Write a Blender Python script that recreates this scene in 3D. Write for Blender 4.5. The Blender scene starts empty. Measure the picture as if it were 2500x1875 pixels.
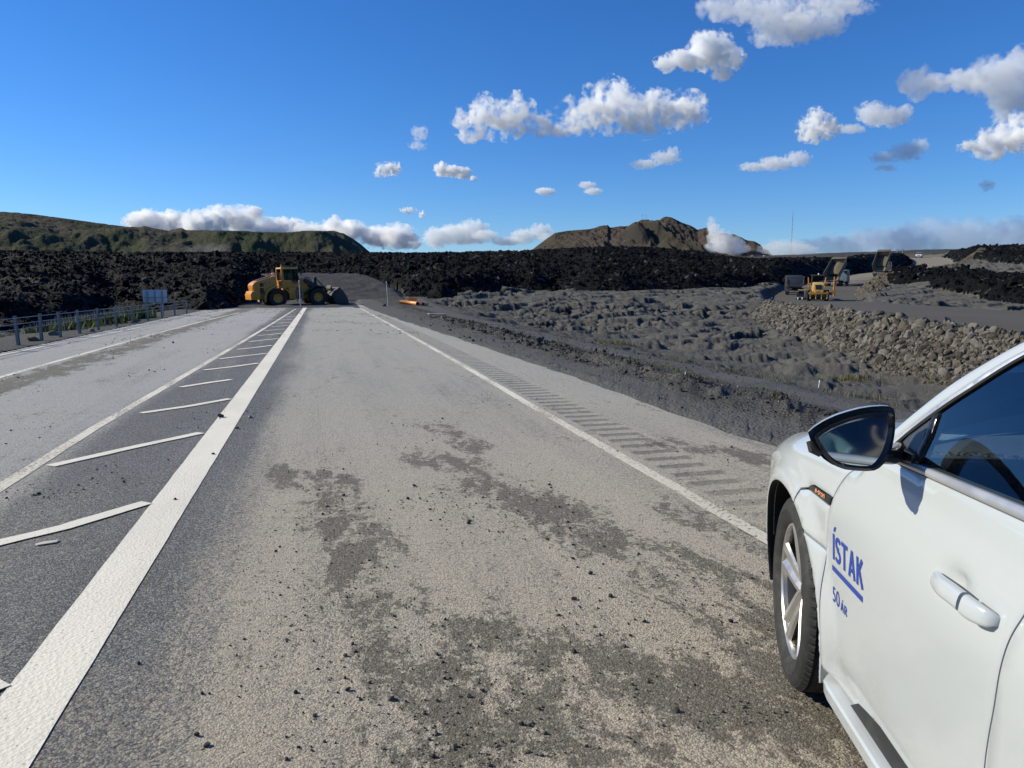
import bpy, bmesh, math, random
import numpy as np
from mathutils import Vector, Matrix, geometry
from mathutils.bvhtree import BVHTree
SC = bpy.context.scene
COL = SC.collection
R = math.radians
random.seed(7)
RNG = np.random.default_rng(7)

# ------------------------------------------------------------------ camera
F_PX, CX, CY, CAM_H = 1800.0, 1250.0, 937.5, 1.58          # in pixels of the 2500 x 1875 photograph
CAM_A, CAM_P = R(14.421652), R(7.610280)                    # turned right of the road, tipped down
cR = np.array([math.cos(CAM_A), -math.sin(CAM_A), 0.0])
cF = np.array([math.sin(CAM_A)*math.cos(CAM_P), math.cos(CAM_A)*math.cos(CAM_P), -math.sin(CAM_P)])
cU = np.cross(cR, cF)
cC = np.array([0.0, 0.0, CAM_H])
cam = bpy.data.objects.new('camera', bpy.data.cameras.new('camera'))
COL.objects.link(cam)
cam.matrix_world = Matrix(((cR[0], cU[0], -cF[0], 0), (cR[1], cU[1], -cF[1], 0), (cR[2], cU[2], -cF[2], CAM_H), (0, 0, 0, 1)))
cam.data.sensor_width = 36.0
cam.data.lens = 36.0*F_PX/2500.0
cam.data.clip_start = 0.05
cam.data.clip_end = 60000
SC.camera = cam

def ray(px, py):
    return cR*(px-CX)/F_PX - cU*(py-CY)/F_PX + cF
def ground(px, py, z=0.0):
    r = ray(px, py); return cC + r*((z-CAM_H)/r[2])
def dep(px, py, d):
    return cC + ray(px, py)*d

# ------------------------------------------------------------------ sky, sun, exposure
SUN_AZ, SUN_EL = -64.0, 30.0                                # degrees clockwise from +Y, above the horizon
w = bpy.data.worlds.new('World'); SC.world = w; w.use_nodes = True
nt = w.node_tree; nt.nodes.clear()
sky = nt.nodes.new('ShaderNodeTexSky'); sky.sky_type = 'NISHITA'
sky.sun_disc = False
sky.sun_elevation = R(SUN_EL); sky.sun_rotation = R(SUN_AZ)
sky.altitude = 60; sky.air_density = 1.0; sky.dust_density = 0.0; sky.ozone_density = 6.0
hs = nt.nodes.new('ShaderNodeHueSaturation'); hs.inputs['Saturation'].default_value = 1.17; hs.inputs['Value'].default_value = 1.0
bg = nt.nodes.new('ShaderNodeBackground'); bg.inputs['Strength'].default_value = 0.104
out = nt.nodes.new('ShaderNodeOutputWorld')
nt.links.new(sky.outputs[0], hs.inputs['Color']); gn = nt.nodes.new('ShaderNodeMix'); gn.data_type = 'RGBA'; gn.blend_type = 'MULTIPLY'; gn.inputs[0].default_value = 1.0; gn.inputs[7].default_value = (0.72, 0.875, 1.12, 1)
nt.links.new(hs.outputs[0], gn.inputs[6]); nt.links.new(gn.outputs[2], bg.inputs['Color']); nt.links.new(bg.outputs[0], out.inputs[0])
sun = bpy.data.objects.new('sun', bpy.data.lights.new('sun', 'SUN'))
COL.objects.link(sun)
sun.data.energy = 5.0; sun.data.angle = R(0.53); sun.data.color = (1.0, 0.94, 0.75)
sd = Vector((math.sin(R(SUN_AZ))*math.cos(R(SUN_EL)), math.cos(R(SUN_AZ))*math.cos(R(SUN_EL)), math.sin(R(SUN_EL))))
sun.rotation_euler = sd.to_track_quat('Z', 'Y').to_euler()
SC.view_settings.view_transform = 'Standard'; SC.view_settings.look = 'None'
SC.view_settings.exposure = 0.22; SC.view_settings.gamma = 1.0; SC.view_settings.use_curve_mapping = False
try:
    SC.cycles.max_bounces = 14; SC.cycles.use_denoising = True; SC.cycles.denoiser = 'OPENIMAGEDENOISE'
    SC.cycles.volume_bounces = 12; SC.cycles.volume_max_steps = 256
    SC.cycles.use_adaptive_sampling = True; SC.cycles.adaptive_threshold = 0.01
except Exception:
    pass

# ------------------------------------------------------------------ material helper
class N:
    """tiny wrapper round a node tree"""
    def __init__(s, name):
        s.m = bpy.data.materials.new(name); s.m.use_nodes = True
        s.t = s.m.node_tree; s.t.nodes.clear()
        s.o = s.t.nodes.new('ShaderNodeOutputMaterial')
    def n(s, typ, **kw):
        x = s.t.nodes.new('ShaderNode'+typ)
        for k, v in kw.items(): setattr(x, k, v)
        return x
    def put(s, sock, v):
        if isinstance(v, bpy.types.NodeSocket): s.t.links.new(v, sock)
        else:
            if isinstance(v, (tuple, list)) and len(v) == 3 and sock.type == 'RGBA': v = (*v, 1)
            sock.default_value = v
    def math(s, op, a, b=0.0, c=None, clamp=False):
        x = s.n('Math', operation=op, use_clamp=clamp); s.put(x.inputs[0], a); s.put(x.inputs[1], b)
        if c is not None: s.put(x.inputs[2], c)
        return x.outputs[0]
    def vmath(s, op, a, b=None):
        x = s.n('VectorMath', operation=op); s.put(x.inputs[0], a)
        if b is not None: s.put(x.inputs[1], b)
        return x.outputs['Value'] if op in ('LENGTH', 'DOT_PRODUCT') else x.outputs[0]
    def pos(s):
        return s.n('NewGeometry').outputs['Position']
    def obj(s):
        return s.n('TexCoord').outputs['Object']
    def sep(s, v):
        x = s.n('SeparateXYZ'); s.put(x.inputs[0], v); return x.outputs
    def map(s, v, scale=(1, 1, 1), loc=(0, 0, 0), rot=(0, 0, 0)):
        x = s.n('Mapping'); s.put(x.inputs[0], v); x.inputs['Scale'].default_value = scale; x.inputs['Location'].default_value = loc; x.inputs['Rotation'].default_value = rot
        return x.outputs[0]
    def noise(s, v, scale, detail=4, rough=.55, dist=0.0):
        x = s.n('TexNoise'); s.put(x.inputs['Vector'], v); x.inputs['Scale'].default_value = scale
        x.inputs['Detail'].default_value = detail; x.inputs['Roughness'].default_value = rough; x.inputs['Distortion'].default_value = dist
        return x.outputs['Fac']
    def vor(s, v, scale, feature='F1', out='Distance'):
        x = s.n('TexVoronoi', feature=feature); s.put(x.inputs['Vector'], v); x.inputs['Scale'].default_value = scale
        return x.outputs[out]
    def ramp(s, v, a, b, lo=0.0, hi=1.0):
        x = s.n('MapRange', interpolation_type='SMOOTHSTEP'); s.put(x.inputs[0], v)
        x.inputs[1].default_value = a; x.inputs[2].default_value = b; x.inputs[3].default_value = lo; x.inputs[4].default_value = hi
        return x.outputs[0]
    def band(s, v, a, b, soft):
        return s.math('MULTIPLY', s.ramp(v, a-soft, a+soft), s.ramp(v, b-soft, b+soft, 1.0, 0.0))
    def mix(s, f, a, b, blend='MIX'):
        x = s.n('Mix', data_type='RGBA', blend_type=blend); s.put(x.inputs[0], f); s.put(x.inputs[6], a); s.put(x.inputs[7], b)
        return x.outputs[2]
    def bump(s, h, strength, dist, normal=None):
        x = s.n('Bump'); s.put(x.inputs['Height'], h); x.inputs['Strength'].default_value = strength; x.inputs['Distance'].default_value = dist
        if normal is not None: s.put(x.inputs['Normal'], normal)
        return x.outputs[0]
    def bsdf(s, color, rough=.8, metal=0.0, normal=None, spec=.5, **kw):
        x = s.n('BsdfPrincipled'); s.put(x.inputs['Base Color'], color); s.put(x.inputs['Roughness'], rough); s.put(x.inputs['Metallic'], metal)
        s.put(x.inputs['Specular IOR Level'], spec)
        if normal is not None: s.put(x.inputs['Normal'], normal)
        for k, v in kw.items(): s.put(x.inputs[k], v)
        return x.outputs[0]
    def surf(s, sh):
        s.t.links.new(sh, s.o.inputs['Surface']); return s.m
    def vol(s, sh):
        s.t.links.new(sh, s.o.inputs['Volume']); return s.m

def plain_mat(name, col, rough=.6, metal=0.0, var=.15, scale=3.0, spec=.5, dirt=None, **kw):
    """paint / metal / rubber with a little unevenness and dust"""
    a = N(name); p = a.obj()
    f = a.noise(p, scale, 5, .6)
    lo = tuple(c*(1-var) for c in col); hi = tuple(min(1, c*(1+var)) for c in col)
    c = a.mix(f, lo, hi)
    if dirt:
        g = a.ramp(a.noise(p, scale*2.3, 6, .65), .45, .75)
        c = a.mix(a.math('MULTIPLY', g, dirt[1]), c, dirt[0])
    rr = a.ramp(a.noise(p, scale*3.1, 4), .2, .8, max(0.02, rough-.08), min(1, rough+.08))
    return a.surf(a.bsdf(c, rr, metal, None, spec, **kw))

# ------------------------------------------------------------------ object helper
def link(name, me, mats=None, parent=None):
    o = bpy.data.objects.new(name, me); COL.objects.link(o)
    if mats is not None:
        for m in (mats if isinstance(mats, (list, tuple)) else [mats]): me.materials.append(m)
    if parent is not None: o.parent = parent
    return o
def tag(o, label=None, cat=None, group=None, kind=None):
    if label: o['label'] = label
    if cat: o['category'] = cat
    if group: o['group'] = group
    if kind: o['kind'] = kind
    return o
def empty(name, loc, rz=0.0, scale=1.0):
    o = bpy.data.objects.new(name, None); COL.objects.link(o)
    o.location = loc; o.rotation_euler = (0, 0, rz); o.scale = (scale,)*3; o.empty_display_size = .3
    return o
def np_mesh(name, v, f, smooth=True):
    """v (n,3) array, f (m,k) int array"""
    me = bpy.data.meshes.new(name); v = np.ascontiguousarray(v, np.float32); f = np.ascontiguousarray(f, np.int32)
    me.vertices.add(len(v)); me.vertices.foreach_set('co', v.ravel())
    k = f.shape[1]; me.loops.add(f.size); me.loops.foreach_set('vertex_index', f.ravel())
    me.polygons.add(len(f)); me.polygons.foreach_set('loop_start', np.arange(0, f.size, k, dtype=np.int32))
    me.polygons.foreach_set('loop_total', np.full(len(f), k, np.int32))
    me.polygons.foreach_set('use_smooth', np.full(len(f), smooth, bool))
    me.update(calc_edges=True); me.validate(); return me
def sub_mesh(name, v, f, smooth=True):
    """np_mesh of only the vertices its faces use"""
    u, inv = np.unique(f, return_inverse=True)
    return np_mesh(name, v[u], inv.reshape(f.shape), smooth)

class MB:
    """collects solid shapes into one mesh"""
    def __init__(s): s.b = bmesh.new()
    def _fin(s, vs, M):
        if M is not None: bmesh.ops.transform(s.b, matrix=M, verts=vs)
        return s
    def box(s, c, d, rot=None, bev=0.0, seg=2):
        r = bmesh.ops.create_cube(s.b, size=1.0); vs = r['verts']
        bmesh.ops.scale(s.b, vec=d, verts=vs)
        if bev > 0:
            es = list({e for v in vs for e in v.link_edges})
            rr = bmesh.ops.bevel(s.b, geom=es, offset=bev, segments=seg, profile=.7, affect='EDGES')
            vs = list({v for f in rr['faces'] for v in f.verts} | {v for v in vs if v.is_valid})
        M = Matrix.Translation(c)
        if rot is not None: M = M @ (rot if isinstance(rot, Matrix) else Matrix.Rotation(rot[0], 4, rot[1]))
        return s._fin(vs, M)
    def cyl(s, a, b, r, r2=None, seg=16, cap=True):
        a = Vector(a); b = Vector(b); d = b-a
        q = bmesh.ops.create_cone(s.b, cap_ends=cap, segments=seg, radius1=r, radius2=r if r2 is None else r2, depth=d.length)
        return s._fin(q['verts'], Matrix.Translation((a+b)/2) @ d.to_track_quat('Z', 'Y').to_matrix().to_4x4())
    def tube(s, pts, r, seg=8, closed=False):
        """bar of round section along points; r a number or one per point"""
        P = [Vector(p) for p in pts]; n = len(P); rr = r if isinstance(r, (list, tuple)) else [r]*n
        rings = []; up = None
        for i, p in enumerate(P):
            t = (P[min(i+1, n-1)] - P[max(i-1, 0)]).normalized()
            if up is None:
                up = Vector((0, 0, 1)) if abs(t.z) < .9 else Vector((1, 0, 0))
            x = t.cross(up).normalized(); y = x.cross(t).normalized(); up = y
            rings.append([s.b.verts.new(p + (x*math.cos(k*2*math.pi/seg) + y*math.sin(k*2*math.pi/seg))*rr[i]) for k in range(seg)])
        for i in range(n-1):
            for k in range(seg):
                s.b.faces.new((rings[i][k], rings[i][(k+1) % seg], rings[i+1][(k+1) % seg], rings[i+1][k]))
        s.b.faces.new(rings[0][::-1]); s.b.faces.new(rings[-1])
        return s
    def prism(s, poly, a, b, axis='x', bev=0.0):
        """polygon (2-D) pulled from a to b along an axis; axis x: poly=(y,z), y: poly=(x,z), z: poly=(x,y)"""
        def mk(p, h):
            return {'x': (h, p[0], p[1]), 'y': (p[0], h, p[1]), 'z': (p[0], p[1], h)}[axis]
        A = [s.b.verts.new(mk(p, a)) for p in poly]; B = [s.b.verts.new(mk(p, b)) for p in poly]
        n = len(poly); fs = [s.b.faces.new(A), s.b.faces.new(B[::-1])]
        for i in range(n): fs.append(s.b.faces.new((A[i], B[i], B[(i+1) % n], A[(i+1) % n])))
        if bev > 0:
            es = [e for e in {e for f in fs[:2] for e in f.edges}]
            bmesh.ops.bevel(s.b, geom=es, offset=bev, segments=2, profile=.7, affect='EDGES')
        return s
    def lathe(s, prof, c, axis='x', seg=32):
        """profile (radius, height along axis) turned round an axis through c"""
        rings = []
        for r, h in prof:
            ring = []
            for k in range(seg):
                a = 2*math.pi*k/seg; x, y = r*math.cos(a), r*math.sin(a)
                p = {'x': (h, x, y), 'y': (x, h, y), 'z': (x, y, h)}[axis]
                ring.append(s.b.verts.new(Vector(c)+Vector(p)))
            rings.append(ring)
        for i in range(len(rings)-1):
            for k in range(seg):
                s.b.faces.new((rings[i][k], rings[i][(k+1) % seg], rings[i+1][(k+1) % seg], rings[i+1][k]))
        return s
    def ball(s, c, r, sub=2, sc=(1, 1, 1)):
        q = bmesh.ops.create_icosphere(s.b, subdivisions=sub, radius=r)
        return s._fin(q['verts'], Matrix.Translation(c) @ Matrix.Diagonal((*sc, 1)))
    def face(s, pts):
        s.b.faces.new([s.b.verts.new(p) for p in pts]); return s
    def mesh(s, name, smooth=35):
        bmesh.ops.recalc_face_normals(s.b, faces=s.b.faces)
        me = bpy.data.meshes.new(name); s.b.to_mesh(me); s.b.free()
        if smooth:
            me.polygons.foreach_set('use_smooth', np.ones(len(me.polygons), bool))
            me.set_sharp_from_angle(angle=R(smooth))
        return me
    def build(s, name, mat, parent=None, smooth=35):
        return link(name, s.mesh(name, smooth), mat, parent)
def copy_tree(o, parent=None):
    c = o.copy(); COL.objects.link(c); c.parent = parent
    for k in ('label', 'group', 'category'):
        pass
    for ch in list(o.children): copy_tree(ch, c)
    return c

# ------------------------------------------------------------------ noise and terrain shape
def sst(a,b,x):
    t=np.clip((x-a)/(b-a),0,1);return t*t*(3-2*t)
# ---- lattice noise -------------------------------------------------------
def _h(ix,iy,s):
    n=(ix.astype(np.int64)*374761393+iy.astype(np.int64)*668265263+s*1442695041)&0xffffffff
    n=((n^(n>>13))*1274126177)&0xffffffff
    n=((n^(n>>16))*2246822519)&0xffffffff
    return ((n^(n>>15))&0xffffff)/float(0xffffff)
def vnoise(x,y,s=0):
    ix=np.floor(x);iy=np.floor(y);fx=x-ix;fy=y-iy
    fx=fx*fx*fx*(fx*(fx*6-15)+10);fy=fy*fy*fy*(fy*(fy*6-15)+10)
    a=_h(ix,iy,s);b=_h(ix+1,iy,s);c=_h(ix,iy+1,s);d=_h(ix+1,iy+1,s)
    return (a+(b-a)*fx+(c-a)*fy+(a-b-c+d)*fx*fy)*2-1
def fbm(x,y,o=4,s=0,g=.5):
    v=0;a=1;
    for k in range(o):
        v=v+a*vnoise(x,y,s+k*17);x=x*2.03+13.7*k;y=y*2.03-7.1*k;a*=g
    return v
def ridge(x,y,o=4,s=0,g=.5):
    v=0;a=1
    for k in range(o):
        v=v+a*(1-2*np.abs(vnoise(x,y,s+k*31)));x=x*2.07+5.3*k;y=y*2.07+9.1*k;a*=g
    return v
def worley(x,y,s=0,tilt=False):
    ix=np.floor(x);iy=np.floor(y);f1=np.full(np.shape(x),9.);f2=np.full(np.shape(x),9.);cid=np.zeros(np.shape(x));tx=np.zeros(np.shape(x));ty=np.zeros(np.shape(x))
    for dx in (-1,0,1):
        for dy in (-1,0,1):
            cx=ix+dx;cy=iy+dy
            px=cx+_h(cx,cy,s);py=cy+_h(cx,cy,s+7)
            d=np.hypot(px-x,py-y);c=_h(cx,cy,s+3)
            m=d<f1
            f2=np.where(m,f1,np.minimum(f2,d));cid=np.where(m,c,cid);tx=np.where(m,x-px,tx);ty=np.where(m,y-py,ty);f1=np.where(m,d,f1)
    if tilt: return f1,f2,cid,tx,ty
    return f1,f2,cid
# ---- layout --------------------------------------------------------------
ROAD=np.array([(8,-30,-.6),(14,-10,-.3),(20,3,-.05),(25.5,14,0),(31,26,0),(36.5,38,0),(44,54,-.05),(52,69,-.2),(61,82,-.3),(72,97,.4),(92,118,1.95),(114,133,3.9),(150,158,6.1),(185,193,9),(206,220,11.3),(224,252,11.6),(236,285,10.5)],float)
def catmull(P,n):
    out=[]
    for i in range(len(P)-1):
        p0=P[max(i-1,0)];p1=P[i];p2=P[i+1];p3=P[min(i+2,len(P)-1)]
        for t in np.linspace(0,1,n,endpoint=False):
            out.append(.5*((2*p1)+(-p0+p2)*t+(2*p0-5*p1+4*p2-p3)*t*t+(-p0+3*p1-3*p2+p3)*t**3))
    out.append(P[-1]);return np.array(out)
RC=catmull(ROAD,6)
def road_dist(x,y):
    """signed lateral distance (right +) and height of the haul road nearest x,y"""
    best=np.full(x.shape,1e9);zz=np.zeros(x.shape);sg=np.zeros(x.shape)
    for a,b in zip(RC[:-1],RC[1:]):
        d=b[:2]-a[:2];L2=d@d
        t=np.clip(((x-a[0])*d[0]+(y-a[1])*d[1])/L2,0,1)
        ex=x-a[0]-t*d[0];ey=y-a[1]-t*d[1];q=np.hypot(ex,ey)
        m=q<best
        best=np.where(m,q,best);zz=np.where(m,a[2]+t*(b[2]-a[2]),zz);sg=np.where(m,np.sign(ex*d[1]-ey*d[0]),sg)
    return best,zz,sg
TOE_A=[-60,-40,-20,-17,-14,-10,-8,-6,-4.5,-3,0,4,6.5,9,12,14.4,18,21,25,28,31,34.5,36,39,41,43,60]
TOE_R=[40,38,44,50,62,58,54,60,80,92,98,95,84,84,92,100,102,98,108,112,120,134,140,165,195,235,260]
SKY_A=[-60,-20,-14.3,-8,0,6.6,14.4,18.6,22.2,25,28,30.5,32,37,43,50,60]
SKY_Y=[628,628,627,623,619,619,613,608,604,606,614,628,633,634,629,626,626]   # crest heights as rows of elevation
PL_A=[-60,25,31,36.8,43.2,48.9,60]
PL_Y=[650,650,632,627,623,622,620]
def elev(az,A,Y): return (697-np.interp(az,A,Y))/1800.
def zbase(x,y):
    r=np.hypot(x,y);az=np.degrees(np.arctan2(x,y))
    D=r
    zr=-1.55*sst(4.6,18,x)-.1*sst(4.3,6.2,x)
    zr=zr*(1-sst(45,92,y))
    zl=-.7*sst(8.6,14,-x)*(1-sst(60,90,y))
    mid=1.1*sst(62,112,D)
    q=np.maximum(D-66,0);rt=.012*q+.00027*q*q
    w=sst(27,36,az)
    z=zr+zl+mid*(1-w)*sst(-4,6,az)+rt*w
    zp=r*elev(az,PL_A,PL_Y)
    k=sst(210,300,r)
    return z*(1-k)+zp*k
def lava_t(x,y):
    """distance past the lava toe (positive = on the new lava)"""
    r=np.hypot(x,y);az=np.degrees(np.arctan2(x,y))
    n=fbm(x/9,y/9,4,5,.6)*3.2
    return r-np.interp(az,TOE_A,TOE_R)+n
def ramp(x,y):
    """gravel ramp climbing on to the lava behind the loader: height and weight"""
    t=np.clip((y-74)/26,0,1)
    cxl=4.6-7.5*t*t
    hw=3.6+2.0*t
    d=np.abs(x-cxl)
    top=3.3*sst(0,1,t)
    z=top-np.maximum(d-hw,0)*.55
    z=z*np.where(y<73,0,1)
    z=z-np.maximum(y-96,0)*.12
    w=(z>0.02)&(y>73)&(y<125)
    return z,w
def shape(x,y,detail=True):
    r=np.hypot(x,y);az=np.degrees(np.arctan2(x,y))
    zb=zbase(x,y)
    lt=lava_t(x,y)
    toe=np.interp(az,TOE_A,TOE_R);rc=toe+75
    hc=1.58+rc*elev(az,SKY_A,SKY_Y)
    u=np.clip(lt/75,0,1)
    zt=zb
    front=np.minimum(1.15+.4*fbm(x/22,y/22,2,66),.4*(hc-zt))
    z1=zt+front*sst(0,9,lt)
    z1=z1+(hc-zt-front)*np.maximum(u,0)*(lt>0)
    fall=sst(75,190,lt);zp=r*elev(az,PL_A,PL_Y)
    zlava=np.where(lt<75,z1,hc*(1-fall)+np.minimum(zp,hc+(r-rc)*.02)*fall)
    far=sst(320,420,r)
    islava=(lt>0)&(far<.5)
    # far right: separate tongues of black lava and old mossy lava
    rd,rz,rs=road_dist(x,y)
    right=(rs>0)&(az>33)
    nn=fbm(x/14,y/14,3,91)*7
    Dn=r+nn
    A1=np.interp(az,[33,37,39,41.5,44,46.5,49,60],[400,400,120,118,116,106,97,92])   # mossy below this range
    B0=np.interp(az,[33,42,43.5,46,49,60],[400,400,165,150,140,130])  # second mossy patch
    B1=np.interp(az,[33,42,43.5,46,49,60],[400,400,185,215,195,180])
    rl=right&(Dn>A1)&~((Dn>B0)&(Dn<B1))&(r<300)
    zone=np.zeros(x.shape,int)          # 0 gravel ground 1 moss 2 black lava 3 plain 4 haul road 5 brown fill 6 ramp 7 verge/track
    moss=(x>10.6+1.2*vnoise(x*.3,y*.22,3))&(r<330)
    moss|=(x<-11)&(r<80)
    zone[moss]=1
    z=zb.copy()
    z=np.where(islava&~right,zlava,z);zone[islava&~right]=2
    z=np.where(rl,zb+1.2*sst(0,6,Dn-A1)*(1-sst(-6,0,Dn-B0)*(1-sst(0,6,Dn-B1))),z);zone[rl]=2
    zone[(r>330)&~((zone==2)&(r<420))]=3
    if detail:
        # new lava: clinker heaps
        m=(zone==2)
        if m.any():
            X=x[m];Y=y[m]
            sc=np.clip(np.where(right,6,lt)[m]/6,.25,1)
            dn=ridge(X/9,Y/9,3,11)*.34+fbm(X/3.2,Y/3.2,3,23)*.26
            for ss,sd,am in ((1.9,4,.30),(.85,9,.26),(.42,12,.15)):
                wx=X+.35*ss*vnoise(X/ss,Y/ss,sd+60);wy=Y+.35*ss*vnoise(X/ss,Y/ss,sd+61)
                f1,f2,c,tx,ty=worley(wx/ss,wy/ss,sd,True)
                c2=(c*7.31)%1;c3=(c*3.77)%1
                sharp=(c>.35)
                dn+=am*((c3-.4)*.9+sharp*((c2-.5)*2.2*tx+(c-.65)*2.6*ty)-.6*(1-sst(.02,.16,f2-f1)))
            zz=z[m]+(dn*.8-.1)*sc*np.clip(r[m]/90,.6,1.3)
            cap=1.58+r[m]*elev(az[m],SKY_A,SKY_Y)-.35
            cap=np.where(right[m],1e9,cap)
            z[m]=np.where(zz>cap,cap+(zz-cap)*.3,zz)
        m=(zone==1)
        if m.any():
            X=x[m];Y=y[m]
            wx=X+.8*vnoise(X/2.6,Y/2.6,51)+.25*vnoise(X/.8,Y/.8,53);wy=Y+.8*vnoise(X/2.6,Y/2.6,52)+.25*vnoise(X/.8,Y/.8,54)
            f1,f2,c,tx,ty=worley(wx/4.6,wy/2.1,14,True)
            e=np.clip((f2-f1)/.30,0,1);p=np.sqrt(1-(1-e)**2);k2=(c*7.31)%1;E=sst(0,.20,f2-f1)
            dn=(p-1)*.26+E*(-ty*(.10+.36*c)+(k2-.5)*.30*tx+(k2-.5)*.08)
            g1,g2,c2,tx,ty=worley(wx/1.6,wy/.8,15,True);e2=np.clip((g2-g1)/.35,0,1);E2=sst(0,.22,g2-g1)
            act=sst(-.30,.25,fbm(X/4,Y/4,2,33))
            dn+=act*((np.sqrt(1-(1-e2)**2)-1)*.16+E2*(-ty*(.04+.22*c2)+((c2*5.3)%1-.5)*.05))
            h1,h2,c3,tx,ty=worley(wx/.62,wy/.40,18,True);e3=np.clip((h2-h1)/.4,0,1)
            dn+=sst(.0,.5,fbm(X/3,Y/3,2,37))*((np.sqrt(1-(1-e3)**2)-1)*.08-ty*.08*c3)
            dn+=fbm(X/9,Y/9,3,16)*.22+fbm(X/.5,Y/.5,3,19)*.035
            edge=np.where(X>0,sst(10.4,12.5,X),sst(10.5,14,-X))*np.clip(r[m]/45,.7,1.35)
            dn=dn*edge*(.58+.80*sst(-.45,.55,fbm(X/11,Y/8,2,39)))
            z[m]+=dn
        g=(zone==0)|(zone==7)
        z=z+np.where(g,fbm(x/1.7,y/1.7,3,41)*.035*sst(4.4,5.4,np.abs(x+1.7)-2.0-.0),0)
        # crumbly berm beside the verge
        b=np.exp(-((x-5.95-.15*vnoise(y*0+3,y/3,8))/.55)**2)*(y<60)
        z=z+b*(.10+.16*np.clip(ridge(x/.55,y/.55,3,61),0,2)*.6)
        z=z+np.where(zone==3,fbm(x/120,y/120,4,71)*r*.0009,0)
    # ramp
    zr_,w=ramp(x,y)
    w=w&(zr_>z-1.2)
    zr2=zr_+fbm(x/1.3,y/1.3,3,77)*.10
    z=np.where(w,np.maximum(zr2,np.where(zr_>.6,zr2,z)),z);zone[w&(zr2>=z-.05)]=6
    # plain gravel platform where the closed road ends
    pl=(x>-9)&(x<9.5)&(y<76)
    k=sst(70,76,y)
    keep=pl&(zone!=6)
    # haul road embankment
    hw=5.5
    d=np.maximum(rd-hw,0)
    up=rz-d/1.7; cut=rz+d/1.2
    near=d<14
    z2=np.where(near,np.clip(z,np.minimum(up,cut),np.maximum(up,cut)),z)
    z2=np.where(rd<=hw,rz,z2)
    fill=near&(rd>hw)&(z2>z+.02)&(z2<=up+1e-6)
    brown=right&(rd<hw+3.5+2.5*vnoise(x/6,y/6,93)+np.clip((y-150)*.22,0,14))&(y>84)&(r<240)
    z2=np.where(brown&(rd>hw),np.maximum(rz-d*.10-.2,z2)*.6+z2*.4+fbm(x/1.5,y/1.5,3,94)*.10,z2)
    zone[fill|brown]=5;zone[rd<=hw]=4
    z=z2
    # road bed
    XRy=np.interp(y,[0,12,21,35,50],[4.27,4.22,3.98,3.5,3.2])-.45
    bed=(x>-7.3)&(x<XRy)&(y<72)&(zone!=6)&(zone!=2)
    zone[bed]=0
    mud=.10*sst(50,61,y-1.2*vnoise(x*.5,y*.3,88))
    z=np.where(bed,-.035+mud*(1+.5*vnoise(x*1.1,y*.5,89)),z)
    vv=(x>=XRy)&(x<10.6)&(y<80)&(zone<2);zone[vv]=7
    q=x-XRy-.32+.10*vnoise(y/.9,y*0+4,96)+.05*vnoise(y/.23,x/.3,97)
    k=sst(-.12,.35,q)
    z=np.where(vv&(q<.5),-.035*(1-k)+k*(np.maximum(z,-.02)*sst(.3,.9,q)+.012)+.012*vnoise(x/.12,y/.12,98)*k,z)
    return z,zone

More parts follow.
